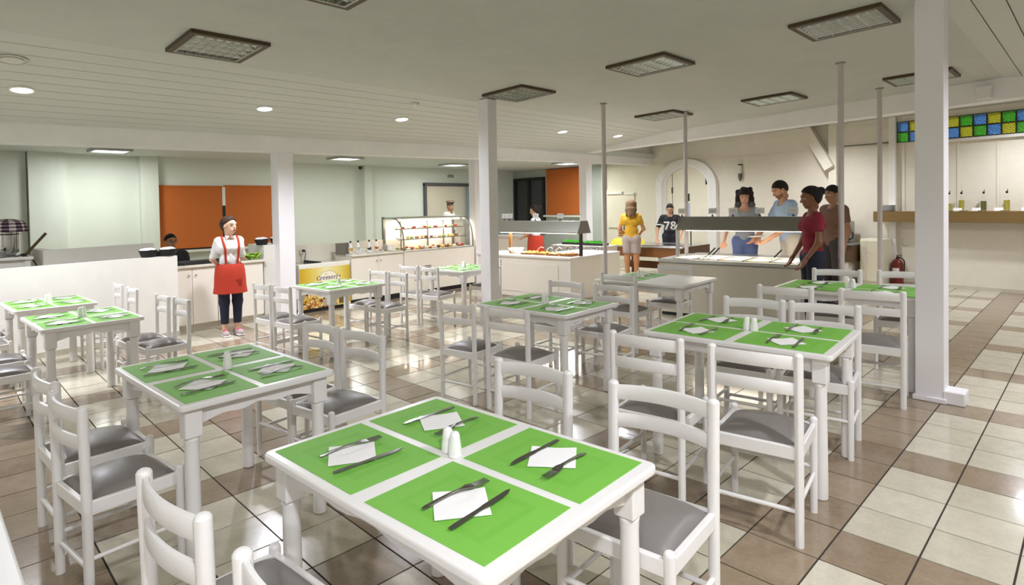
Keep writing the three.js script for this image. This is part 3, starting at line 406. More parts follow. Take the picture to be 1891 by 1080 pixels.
{
  const s = thing('steel_backsplash', 'bent steel splash panel standing beside the bottles', 'panel', onTop(5.27, 0.3), CT); part(s, 'panel', box(0.26, 0.2, 0.012, 0.05, 0.1, -0.12, 0.003), M.steelDull); part(s, 'side', box(0.012, 0.2, 0.3, -0.08, 0.1, 0.02, 0.003), M.steelDull);
  const gm = phys(0xffffff, 0.05, { transmission: 0.9, thickness: 0, ior: 1.4 });
  for (let i = 0; i < 6; i++) solo('glass_tumbler', 'clear glass tumbler in the cluster beside the steel panel', 'glass', lathe([[0, 0.003], [0.024, 0.003], [0.031, 0.1], [0.033, 0.1], [0.026, 0], [0, 0]], 16), gm, onTop(5.42 + 0.07 * (i % 3), 0.1 + 0.08 * (i / 3 | 0)), 0, 'glass tumblers by the steel panel');
  for (let i = 0; i < 2; i++) { const t = thing('serving_tray', i ? 'white oval tray of spoons before the orange labelled bottle' : 'white oval tray of sachets before the green labelled bottle', 'tray', onTop(5.72 + 0.2 * i, 0.12), CT, 'oval trays on the worktop'); part(t, 'tray', lathe([[0, 0.004], [0.75, 0.006], [1, 0.035], [1.04, 0.035], [0.8, 0], [0, 0]], 24).scale(0.085, 1, 0.06), M.ceramic); part(t, 'contents', i ? [0, 1, 2].map(k => bar(V(-0.05, 0.018 + 0.008 * k, -0.02 + 0.02 * k), V(0.06, 0.03 + 0.006 * k, 0.01 - 0.02 * k), 0.005)) : [0, 1, 2, 3].map(k => box(0.06, 0.006, 0.03, -0.03 + 0.02 * k, 0.014 + 0.008 * k, 0.01 * (k % 2), 0, 0.5 * k)), i ? M.black : M.paper); }
  const n = thing('napkin_dispenser', 'grey napkin dispenser box beside the pastry case', 'dispenser', onTop(6.22, 0.28), CT); part(n, 'box', box(0.13, 0.12, 0.11, 0, 0.06, 0, 0.008), mat(0xb4b2ac, 0.4, { metalness: 0.4 })); part(n, 'napkins', box(0.1, 0.1, 0.02, 0, 0.065, 0.05), M.paper);
  solo('saucer', 'white saucer before the napkin dispenser', 'saucer', lathe([[0, 0.004], [0.05, 0.005], [0.08, 0.018], [0.083, 0.018], [0.055, 0], [0, 0]], 24), M.ceramic, onTop(6.24, 0.1));
}
// ---------- pastry case ----------
{
  const a0 = 6.4, a1 = 8.28, w = a1 - a0, am = (a0 + a1) / 2, c = thing('pastry_case', 'lit curved-glass pastry case with steel shelves on a cream plinth', 'display case', [frontX(am), 0, -am], CT), d = 0.68;
  part(c, 'plinth', box(w, 0.77, d, 0, 0.475, -d / 2), M.lam); part(c, 'kick', box(w - 0.04, 0.09, d - 0.06, 0, 0.045, -d / 2 - 0.02), M.black);
  for (let q = 0; q < 2; q++) for (let k = 0; k < 9; k++) part(c, 'vent_slot', box(0.16, 0.012, 0.008, -0.62 + 0.26 * q, 0.3 + 0.032 * k, 0.002), M.black);
  const B = 0.862, prof = []; for (let i = 0; i <= 12; i++) { const t = i / 12; prof.push([-0.02 - 0.3 * Math.pow(t, 2.3), B + 0.62 * Math.sin(t * 1.5708)]); }
  const wide = w - 0.01;
  part(c, 'deck', box(wide, 0.03, d, 0, B - 0.001, -d / 2, 0.005), M.steel);
  const curve = (x, z0 = 0) => prof.map(([z, y]) => V(x, y, z + z0));
  const arcG = (() => { const p = []; for (let i = 0; i < 12; i++) { const [z0, y0] = prof[i], [z1, y1] = prof[i + 1], xl = -wide / 2, xr = wide / 2; p.push(xl, y0, z0, xr, y0, z0, xr, y1, z1, xl, y0, z0, xr, y1, z1, xl, y1, z1); } const g = new THREE.BufferGeometry(); g.setAttribute('position', new THREE.Float32BufferAttribute(p, 3)); return mergeVertices(g); })(); arcG.computeVertexNormals();
  part(c, 'curved_glass', arcG, M.glass);
  for (const x of [-wide / 2 + 0.01, wide / 2 - 0.01]) { part(c, 'end_frame', tube(curve(x), 0.014, 24, 6), M.steelDull); part(c, 'end_glass', extr([...prof.map(([z, y]) => [-z, y]), [d - 0.05, B + 0.62], [d - 0.05, B]], 0.004).rotateY(Math.PI / 2).translate(x, 0, 0), M.glass); part(c, 'rear_post', box(0.05, 0.66, 0.05, x, B + 0.33, -d + 0.04), M.steelDull); }
  part(c, 'roof', box(wide, 0.035, 0.36, 0, B + 0.637, -d + 0.19, 0.008), M.steel); 
  part(c, 'light_tube', new THREE.CylinderGeometry(0.014, 0.014, wide - 0.12, 10).rotateZ(Math.PI / 2).translate(0, B + 0.59, -0.38), new THREE.MeshStandardMaterial({ color: 0xffffff, emissive: 0xfff4e0, emissiveIntensity: 14 })).castShadow = false;
  const rl = new THREE.RectAreaLight(0xfff4e2, 90, wide - 0.12, 0.04); rl.position.set(0, B + 0.57, -0.38); rl.rotation.x = -Math.PI / 2; rl.name = 'pastry_case_light'; c.add(rl);
  part(c, 'back_panel', box(wide - 0.06, 0.58, 0.012, 0, B + 0.3, -d + 0.03), mat(0xf2eee4, 0.5));
  for (const [y, dd] of [[B + 0.22, 0.42], [B + 0.42, 0.34]]) { part(c, 'glass_shelf', box(wide - 0.06, 0.008, dd, 0, y, -d + 0.05 + dd / 2), phys(0xffffff, 0.05, { transmission: 1, thickness: 0 })); part(c, 'shelf_edge', box(wide - 0.05, 0.02, 0.012, 0, y, -d + 0.056 + dd), M.steelDull); }
  for (const x of [-0.55, 0.15, 0.6]) part(c, 'shelf_post', box(0.025, 0.6, 0.025, x, B + 0.3, -d + 0.1), M.steelDull);
  const cols = [0xc9a06a, 0x8a4f24, 0xe7d9b8, 0x6b8f3a, 0xb03a2a, 0xd8b04a, 0x5a3220, 0xe9e1d2], names = ['golden', 'brown', 'cream', 'green', 'red', 'yellow', 'chocolate', 'white'];
  const cake = [lathe([[0, 0], [0.038, 0], [0.04, 0.02], [0.036, 0.03], [0.02, 0.042], [0, 0.046]], 12), new RoundedBoxGeometry(0.09, 0.035, 0.06, 2, 0.012).translate(0, 0.0175, 0), lathe([[0, 0], [0.025, 0], [0.036, 0.035], [0.03, 0.048], [0, 0.055]], 12)];
  const co = Math.cos(CT), si = Math.sin(CT), wp = (x, y, z) => [frontX(am) + x * co + z * si, y, -am - x * si + z * co];
  for (const [y, z, n, lev] of [[B + 0.016, -0.2, 15, 'deck'], [B + 0.016, -0.38, 15, 'deck'], [B + 0.225, -0.38, 14, 'lower shelf'], [B + 0.425, -0.42, 12, 'upper shelf']]) for (let k = 0; k < n; k++) { const i = Math.floor(rnd() * 8); solo('pastry', `small ${names[i]} pastry on the ${lev} of the pastry case`, 'pastry', cake[k % 3], mat(cols[i], 0.6), wp(-wide / 2 + 0.08 + (wide - 0.16) * (k + 0.5) / n, y, z + rr(-0.02, 0.02)), rr(0, 3), `pastries on the ${lev} of the pastry case`); }
  for (let k = 0; k < 6; k++) solo('price_tag', 'small red price tag on the upper shelf edge of the pastry case', 'price tag', box(0.07, 0.035, 0.004, 0, 0.018, 0), mat(0xc93024, 0.5), wp(-0.75 + 0.28 * k, B + 0.432, -0.255), CT - 0.0, 'red price tags in the pastry case');
}
// ---------- bay behind: urn, plates, blinds, exit ----------
{
  const t = thing('serving_stand', 'small white stand table with an urn behind the half wall', 'table', [-10.45, 0, -0.72]); part(t, 'top', box(0.6, 0.04, 0.62, 0, 1.11, 0, 0.008), M.paint); for (const [x, z] of [[1, 1], [1, -1], [-1, 1], [-1, -1]]) part(t, 'leg', box(0.06, 1.09, 0.06, x * 0.24, 0.545, z * 0.25), M.paint); part(t, 'drawer', box(0.5, 0.1, 0.52, 0, 1.035, 0), M.paint);
  const u = thing('drinks_urn', 'polished steel drinks urn behind the half wall', 'urn', [-10.5, 1.1301, -0.78]); part(u, 'body', lathe([[0, 0], [0.11, 0], [0.11, 0.04], [0.135, 0.06], [0.135, 0.36], [0.12, 0.39], [0, 0.4]], 28), M.chrome); part(u, 'band', new THREE.TorusGeometry(0.137, 0.008, 6, 28).rotateX(Math.PI / 2).translate(0, 0.3, 0), M.black); part(u, 'tap', [bar(V(0.13, 0.09, 0.02), V(0.19, 0.085, 0.03), 0.012), bar(V(0.18, 0.06, 0.03), V(0.18, 0.12, 0.03), 0.01)], M.black);
  const ck = canvasTex(256, 256, (c, w, h) => { c.fillStyle = '#efe9ea'; c.fillRect(0, 0, w, h); for (let i = 0; i < 16; i++) for (let j = 0; j < 16; j++) if (i % 2 || j % 2) { c.fillStyle = i % 2 && j % 2 ? '#2a1a2c' : '#8a7684'; c.fillRect(i * 16, j * 16, 16, 16); } });
  const g = new THREE.SphereGeometry(0.2, 28, 14, 0, 6.283, 0, 1.62), q = g.attributes.position; for (let i = 0; i < q.count; i++) { const a = Math.atan2(q.getZ(i), q.getX(i)), y = q.getY(i); q.setY(i, 0.0 + y * 0.42 - (y < 0.1 ? (0.1 - y) * 0.8 : 0)); const k = 1 + 0.1 * Math.sin(a * 7) * (1 - y / 0.2); q.setX(i, q.getX(i) * k); q.setZ(i, q.getZ(i) * k); } g.computeVertexNormals();
  solo('checked_cloth', 'dark checked cloth draped over the drinks urn', 'cloth', g, new THREE.MeshStandardMaterial({ map: ck, roughness: 0.9, side: THREE.DoubleSide }), [-10.5, 1.555, -0.8]);
  for (let k = 0; k < 7; k++) solo('plate', 'white plate in the stack before the drinks urn', 'plate', lathe([[0, 0.004], [0.06, 0.005], [0.1, 0.016], [0.102, 0.014], [0.062, 0], [0, 0]], 24), M.ceramic, [-10.24, 1.1302 + 0.012 * k, -0.66], 0, 'stacked plates before the urn');
  const l = thing('ladle_rest', 'black ladle handle leaning out beside the plate stack', 'ladle', [-10.3, 1.1302, -0.96]); part(l, 'handle', bar(V(0, 0.02, 0.0), V(-0.05, 0.3, -0.23), 0.018), M.woodDark); part(l, 'bowl', ball(0.04, 0.0, 0.02, 0.02, 1, 0.5, 1), M.darkmetal);
  const cb = solo('cable', 'black cable hanging from the urn stand', 'cable', tube([V(0, 1.13, 0), V(0.05, 1.15, -0.1), V(0.02, 1.0, -0.22), V(0.04, 0.7, -0.2), V(0, 0.02, -0.22)], 0.008, 24, 6), M.black, [-10.3, 0, -0.85]);
}
function blind(name, label, P, turn, w, y0, y1, m) {
  const b = thing('roller_blind', label, 'blind', P, turn, 'orange roller blinds'); part(b, 'fabric', box(w, y1 - y0, 0.006, 0, (y0 + y1) / 2, 0.05), m); part(b, 'roller', new THREE.CylinderGeometry(0.03, 0.03, w + 0.02, 14).rotateZ(Math.PI / 2).translate(0, y1 + 0.01, 0.035), M.orange); part(b, 'bottom_bar', box(w, 0.03, 0.014, 0, y0, 0.05, 0.004), M.orange); return b;
}
blind('', 'orange roller blind next to the mint pier behind the seated person', [-15.1, 0, -4.42], Math.PI / 2, 1.36, 0.86, 2.26, M.orange);
blind('', 'orange roller blind half hidden by the white pillar of the freezer', [-15.1, 0, -5.86], Math.PI / 2, 1.38, 0.8, 2.28, M.orange);
{
  const w = structGroup('window_1', 'dark window strip between and behind the two orange blinds', [-15.1, 0, -5.14], Math.PI / 2); part(w, 'frame', box(0.08, 1.4, 0.05, 0, 1.5, 0.02), M.black); part(w, 'upper_frame', box(0.07, 0.45, 0.06, 0, 2.05, 0.025), M.paint); part(w, 'pane', box(2.9, 1.4, 0.012, 0, 1.5, 0.006), phys(0x15181c, 0.08));
  struct('trim_4', box(0.1, 0.05, 3.1, -15.03, 0.78, -5.1), M.white, 'white sill under the orange blinds');
  const d = structGroup('door_2', 'doorway with grey frame and beige light inside, under the exit sign', [-15.1, 0, -12.0], Math.PI / 2); part(d, 'opening', box(1.7, 2.38, 0.03, 0, 1.19, 0.012), mat(0xd9d0bf, 0.8)); part(d, 'frame', [box(0.08, 2.44, 0.1, -0.88, 1.22, 0.05), box(0.08, 2.44, 0.1, 0.88, 1.22, 0.05), box(1.84, 0.09, 0.12, 0, 2.43, 0.05)], mat(0x55565a, 0.5)); part(d, 'door_leaf', box(0.05, 2.36, 0.7, 0.82, 1.19, 0.42), mat(0x8fa2b4, 0.4)); 
  const e = thing('exit_sign', 'white emergency exit sign with green arrows above the doorway', 'sign', [-15.09, 2.7, -12.15], Math.PI / 2); part(e, 'case', box(0.36, 0.16, 0.05, 0, 0, 0.025, 0.01), M.paint);
  part(e, 'pictogram', new THREE.PlaneGeometry(0.32, 0.12).translate(0, 0, 0.0515), new THREE.MeshStandardMaterial({ roughness: 0.5, map: canvasTex(160, 60, (c, w, h) => { c.fillStyle = '#e6efe8'; c.fillRect(0, 0, w, h); c.fillStyle = '#1f5a40'; c.fillRect(14, 6, 132, 48); c.fillStyle = '#e6efe8'; c.fillRect(34, 12, 8, 36); c.fillRect(34, 12, 20, 6); c.fillRect(34, 42, 20, 6); c.fillRect(62, 26, 24, 8); c.beginPath(); c.moveTo(84, 16); c.lineTo(102, 30); c.lineTo(84, 44); c.fill(); c.fillRect(118, 12, 8, 36); c.fillRect(106, 12, 20, 6); c.fillRect(106, 42, 20, 6); }) }), 'green exit pictogram');
  const k = thing('security_camera', 'small black dome camera on the mint wall under the bay ceiling', 'camera', [-14.86, ANX - 0.02, -8.75]); part(k, 'mount', cyl(0.035, 0.04, 0.04, 0, -0.02, 0, 16), M.paint); part(k, 'dome', ball(0.055, 0, -0.06, 0), M.black);
}
// ---------- white buffet counter with hood ----------
const local = (o, x, y, z) => { const c = Math.cos(o.rotation.y), s = Math.sin(o.rotation.y); return [o.position.x + x * c + z * s, o.position.y + y, o.position.z - x * s + z * c]; };
function hood(o, x0, x1, z, y0, y1, half, m, endM) {
  const len = x1 - x0; part(o, 'hood', extr([[-half, y0], [half, y0], [half, y0 + 0.02], [half * 0.5, y1], [-half * 0.5, y1], [-half, y0 + 0.02]], len).rotateY(Math.PI / 2).translate(x0, 0, z), m, 'steel hood over the food');
  part(o, 'hood_end', extr([[-half - 0.01, y0 - 0.005], [half + 0.01, y0 - 0.005], [half * 0.5 + 0.01, y1 + 0.005], [-half * 0.5 - 0.01, y1 + 0.005]], 0.012).rotateY(Math.PI / 2).translate(x1, 0, z), endM); part(o, 'hood_end', extr([[-half - 0.01, y0 - 0.005], [half + 0.01, y0 - 0.005], [half * 0.5 + 0.01, y1 + 0.005], [-half * 0.5 - 0.01, y1 + 0.005]], 0.012).rotateY(Math.PI / 2).translate(x0 - 0.012, 0, z), endM);
  part(o, 'heat_lamp', box(len - 0.2, 0.012, half * 1.1, (x0 + x1) / 2, y0 - 0.007, z), new THREE.MeshStandardMaterial({ color: 0xffffff, emissive: 0xfff1dc, emissiveIntensity: 5 })).castShadow = false;
  const l = new THREE.RectAreaLight(0xfff2e0, 13, len - 0.2, half * 1.1); l.position.set((x0 + x1) / 2, y0 - 0.02, z); l.rotation.x = -Math.PI / 2; l.name = 'hood_light'; o.add(l);
}
function card(o, x, y, z, label, group) {
  const p = local(o, x, y, z), c = thing('label_card', label, 'card', p, o.rotation.y, group);
  part(c, 'stand', [cyl(0.02, 0.012, 0.02, 0, 0, 0, 12), cyl(0.004, 0.004, 0.03, 0, 0.015, 0, 8)], M.darkmetal);
  part(c, 'card', box(0.13, 0.085, 0.004, 0, 0.085, 0).rotateX(-0.12), M.paper); part(c, 'print', new THREE.PlaneGeometry(0.09, 0.035).translate(0, 0.085, 0.0028).rotateX(-0.12), new THREE.MeshStandardMaterial({ roughness: 0.8, map: canvasTex(96, 40, (q, w, h) => { q.fillStyle = '#efedf2'; q.fillRect(0, 0, w, h); q.fillStyle = '#9a94b4'; for (let r = 0; r < 3; r++) for (let k = 0; k < 8; k++) if (rnd() > 0.2) q.fillRect(4 + k * 11, 5 + r * 12, 8, 5); }) }));
}
const B1 = thing('buffet_counter', 'cream box-shaped buffet counter with steel hood behind the slim pillar', 'counter', [-6.298, 0, -7.606], 0.09);
{
  const o = B1; part(o, 'cabinet', box(2.1, 0.72, 0.75, -1.06, 0.44, -0.38), M.lam); part(o, 'side_cabinet', box(0.9, 0.72, 0.9, -0.47, 0.44, -1.22), M.lam); part(o, 'kick', box(2.04, 0.08, 1.5, -1.06, 0.04, -0.8), M.lamEdge);
  part(o, 'corner_trim', box(0.03, 0.76, 0.03, -0.012, 0.4, -0.012), M.paint); part(o, 'counter_top', [box(2.16, 0.035, 0.82, -1.06, 0.8, -0.38, 0.008), box(0.96, 0.035, 0.86, -0.47, 0.8, -1.21, 0.008)], M.paint);
  part(o, 'panel', box(1.3, 0.5, 0.012, -0.9, 0.42, -0.001), M.lam);
  hood(o, -1.86, 0.04, -0.36, 1.215, 1.42, 0.2, M.steel, M.steelDull);
  part(o, 'post', box(0.045, 0.42, 0.045, -0.02, 1.02, -0.36), M.darkmetal); part(o, 'post', box(0.045, 0.42, 0.045, -1.6, 1.02, -0.36), M.wood);
  [[-1.75, 'left'], [-1.62, ''], [-1.0, ''], [-0.45, '']].forEach(([x], i) => card(o, x, 1.426, -0.36, ['white label card at the far end of the buffet counter hood, before the server', 'white label card beside the end card of the buffet counter hood', 'white label card in the middle of the buffet counter hood', 'white label card near the dark post of the buffet counter hood'][i], 'label cards on the buffet counter hood'));
  const bw = solo('serving_bowl', 'white serving bowl on the buffet counter', 'bowl', lathe([[0, 0.006], [0.06, 0.008], [0.15, 0.1], [0.158, 0.1], [0.07, 0], [0, 0]], 28), M.ceramic, local(o, -1.42, 0.818, -0.3));
  ['yellow rice', 'golden potatoes', 'pale bread', 'brown stew'].forEach((n, i) => { const t = thing('food_tray', `shallow tray of ${n} under the buffet counter hood`, 'food tray', local(o, -1.08 + 0.29 * i, 0.818, -0.34), 0.09, 'food trays under the buffet hood'); part(t, 'tray', [box(0.26, 0.012, 0.34, 0, 0.006, 0, 0.004), box(0.26, 0.03, 0.01, 0, 0.015, 0.165), box(0.26, 0.03, 0.01, 0, 0.015, -0.165)], M.wood); part(t, 'food', (() => { const l = []; for (let k = 0; k < 26; k++) l.push(ball(rr(0.018, 0.034), rr(-0.1, 0.1), 0.02 + rr(0, 0.014), rr(-0.13, 0.13), 1, 0.7, 1, 8)); return l; })(), mat([0xd9b44a, 0xc8973a, 0xdcc28a, 0x9a6a2e][i], 0.7)).userData.kind = 'stuff'; });
  for (let i = 0; i < 3; i++) { const s = thing('serving_tongs', 'steel serving tongs standing in a food tray of the buffet counter', 'tongs', local(o, -0.95 + 0.2 * i, 0.83, -0.3), 0.4, 'serving tongs on the buffet counter'); for (const q of [-1, 1]) part(s, 'arm', tube([V(0, 0.01, q * 0.016), V(0.03, 0.06, q * 0.012), V(0.1, 0.12, q * 0.006), V(0.15, 0.1, 0)], 0.005, 12, 6), M.chrome); }
  // turf trays and speckled panel on the counter behind
  const k = thing('back_counter', 'grey back counter with a speckled mosaic front behind the buffet hood', 'counter', [-7.7, 0, -9.75], 0.09); part(k, 'body', box(1.3, 0.86, 0.5, 0, 0.43, 0), M.lam);
  part(k, 'mosaic_front', new THREE.PlaneGeometry(1.28, 0.3).translate(0, 0.7, 0.2515), new THREE.MeshStandardMaterial({ roughness: 0.4, map: noiseTex(128, (x, y) => { const v = n3(x, y) > 0.5 ? 190 : 60 + 60 * n2(x, y); return [v, v * 0.98, v * 0.95]; }) }), 'black and white mosaic front');
  for (let i = 0; i < 2; i++) { const t = thing('turf_tray', i ? 'tray of bright green turf on the back counter near the lamp-shaped hood end' : 'tray of bright green turf on the back counter beside the server', 'turf tray', [-7.98 + 0.62 * i, 0.8601, -9.72 + 0.056 * i - 0.05], 0.09, 'green turf trays'); part(t, 'tray', box(0.5, 0.05, 0.2, 0, 0.025, 0, 0.01), M.darkmetal); part(t, 'grass', (() => { const l = []; for (let q = 0; q < 240; q++) { const x = rr(-0.24, 0.24), z = rr(-0.09, 0.09); l.push(new THREE.ConeGeometry(0.008, 0.06, 3).rotateZ(rr(-0.3, 0.3)).translate(x, 0.075, z)); } return l; })(), mat(0x4fb52c, 0.8)).userData.kind = 'stuff'; }
}
// ---------- steam counter ----------
const B2 = thing('steam_counter', 'cream fronted steel steam counter with dark hood and food pans', 'counter', [-4.83, 0, -7.97], 0.13);
{
  const o = B2, w = 2.0, d = 1.35; part(o, 'front', box(w, 0.74, d, w / 2, 0.42, -d / 2), mat(0xd6cfbd, 0.4)); part(o, 'kick', box(w - 0.05, 0.06, d - 0.05, w / 2, 0.03, -d / 2), M.black);
  part(o, 'steel_top', [box(w + 0.03, 0.05, 0.1, w / 2, 0.83, -0.03, 0.008), box(w + 0.03, 0.05, 0.45, w / 2, 0.83, -d + 0.22, 0.008), box(0.14, 0.05, d, 0.05, 0.83, -d / 2, 0.008), box(0.14, 0.05, d, w - 0.05, 0.83, -d / 2, 0.008), box(w, 0.02, d - 0.1, w / 2, 0.79, -d / 2)], M.steel);
  hood(o, 0.12, 2.08, -0.66, 1.275, 1.48, 0.24, M.steelDull, M.steelDull);
  for (const x of [0.03, 1.95]) part(o, 'post', box(0.05, 0.46, 0.05, x, 1.06, -0.66), M.steel);
  part(o, 'sneeze_glass', box(1.9, 0.2, 0.006, 1.0, 1.6, -0.66).rotateX(0), M.glass).visible = true;
  [0.13, 0.62, 0.93, 1.32, 1.78].forEach((x, i) => card(o, x, 1.486, -0.6, ['violet-lettered card at the pole end of the steam counter hood', 'violet-lettered card before the curly-haired guest, nearer the pole end', 'violet-lettered card before the chest of the curly-haired guest', 'violet-lettered card before the guest in light blue', 'violet-lettered card beside the shopper in maroon'][i], 'label cards on the steam counter hood'));
  const foods = [[0xefe9dc, 'white rice'], [0xe8e2cf, 'pale noodles'], [0xd8d2b8, 'creamy vegetables'], [0xcfc59a, 'mixed vegetables'], [0xe6e0d2, 'mashed potato']];
  foods.forEach(([c, n], i) => { const t = thing('food_pan', `steel pan of ${n} in the steam counter`, 'food pan', local(o, 0.3 + 0.36 * i, 0.801, -0.5), 0.13, 'steel pans in the steam counter'); part(t, 'pan', [box(0.34, 0.05, 0.012, 0, 0.03, 0.33), box(0.34, 0.05, 0.012, 0, 0.03, -0.33), box(0.012, 0.05, 0.66, 0.165, 0.03, 0), box(0.012, 0.05, 0.66, -0.165, 0.03, 0), box(0.33, 0.006, 0.66, 0, 0.004, 0)], M.chrome); const g = new THREE.PlaneGeometry(0.31, 0.63, 12, 20).rotateX(-Math.PI / 2), q = g.attributes.position; for (let k = 0; k < q.count; k++) q.setY(k, 0.035 + rr(-0.01, 0.012)); g.computeVertexNormals(); part(t, 'food', g, mat(c, 0.7)); });
  for (const [x, l, r] of [[0.55, 'black-handled tongs leaning in the rice pans of the steam counter', 0.5], [0.62, 'second black-handled spoon crossing the tongs in the steam counter', 0.8], [1.5, 'black-handled ladle standing in the vegetable pan', 0.3]]) { const t = thing('serving_spoon', l, 'serving spoon', local(o, x, 0.84, -0.42), r); part(t, 'handle', bar(V(0.06, 0.06, 0), V(0.16, 0.17, 0.02), 0.012), M.black); part(t, 'shaft', bar(V(0, 0.01, 0), V(0.07, 0.07, 0), 0.006), M.chrome); part(t, 'bowl', ball(0.035, -0.01, 0.006, 0, 1.2, 0.35, 1), M.chrome); }
  const pl = solo('dinner_plate', 'white dinner plate held by the guest in light blue', 'plate', lathe([[0, 0.004], [0.08, 0.006], [0.14, 0.024], [0.143, 0.022], [0.085, 0], [0, 0]], 28).rotateZ(0.08), M.ceramic, [-3.93, 1.135, -9.4]);
}
// ---------- wooden buffet with sneeze glass ----------
{
  const o = thing('wooden_buffet', 'brown wooden buffet table with steel basin and sneeze glass', 'buffet table', [-6.1, 0, -10.95], 0.04), w = 1.9, d = 1.25;
  part(o, 'apron', [box(w, 0.2, 0.04, -w / 2, 0.66, -0.02), box(w, 0.2, 0.04, -w / 2, 0.66, -d + 0.02), box(0.04, 0.2, d, -0.02, 0.66, -d / 2), box(0.04, 0.2, d, -w + 0.02, 0.66, -d / 2)], M.wood);
  part(o, 'side_panel', box(0.02, 0.26, d, 0.012, 0.66, -d / 2), M.woodDark);
  for (const [x, z] of [[-0.5, -0.06], [-w + 0.12, -0.06], [-0.06, -d + 0.06], [-w + 0.06, -d + 0.06]]) part(o, 'leg', box(0.11, 0.58, 0.11, x, 0.29, z, 0.006), M.wood);
  part(o, 'lower_shelf', box(w - 0.2, 0.16, 0.06, -w / 2, 0.3, -d + 0.35), M.wood);
  part(o, 'steel_top', [box(w + 0.04, 0.03, d + 0.04, -w / 2, 0.775, -d / 2, 0.006)], M.steel);
  part(o, 'basin_rim', box(0.8, 0.02, 0.6, -0.6, 0.798, -0.4, 0.008), M.chrome);
  for (const x of [-w + 0.15, -0.1]) part(o, 'glass_post', [cyl(0.012, 0.012, 0.5, x, 0.79, -0.6, 12), ball(0.02, x, 1.29, -0.6)], M.darkmetal);
  part(o, 'sneeze_glass', box(w - 0.1, 0.22, 0.008, 0, 0, 0).rotateX(-0.5).translate(-w / 2, 1.2, -0.5), M.glass);
  const cr = thing('bread_crate', 'white tray holding yellow cloth and bread on the wooden buffet', 'tray', local(o, -1.55, 0.7901, -0.45), 0.12); part(cr, 'tray', box(0.5, 0.1, 0.5, 0, 0.05, 0, 0.01), M.paint);
  const g = new THREE.PlaneGeometry(0.62, 0.6, 18, 16).rotateX(-Math.PI / 2), q = g.attributes.position; for (let i = 0; i < q.count; i++) { const x = q.getX(i), z = q.getZ(i), e = Math.max(Math.abs(x) / 0.31, Math.abs(z) / 0.3); q.setY(i, (e > 0.82 ? -0.14 * (e - 0.82) / 0.18 : 0) + 0.05 * Math.max(0, 1 - e) + 0.012 * Math.sin(x * 31) * Math.cos(z * 27)); } g.computeVertexNormals();
  const gp = local(o, -1.55, 0.905, -0.42);
  solo('yellow_cloth', 'yellow cloth spilling over the bread tray', 'cloth', g, new THREE.MeshStandardMaterial({ color: 0xd8c23c, roughness: 0.85, side: THREE.DoubleSide }), gp, 0.12);
  for (let i = 0; i < 6; i++) solo('baguette', 'brown baguette heaped on the yellow cloth', 'bread', (() => { const b = new THREE.CapsuleGeometry(0.032, 0.3, 4, 10).rotateZ(Math.PI / 2); return b; })(), mat(0x9a6a34, 0.7), local(o, -1.55 + rr(-0.04, 0.04), 0.995 + 0.068 * (i / 3 | 0), -0.52 + 0.08 * (i % 3)), 0.1, 'baguettes on the yellow cloth');
}
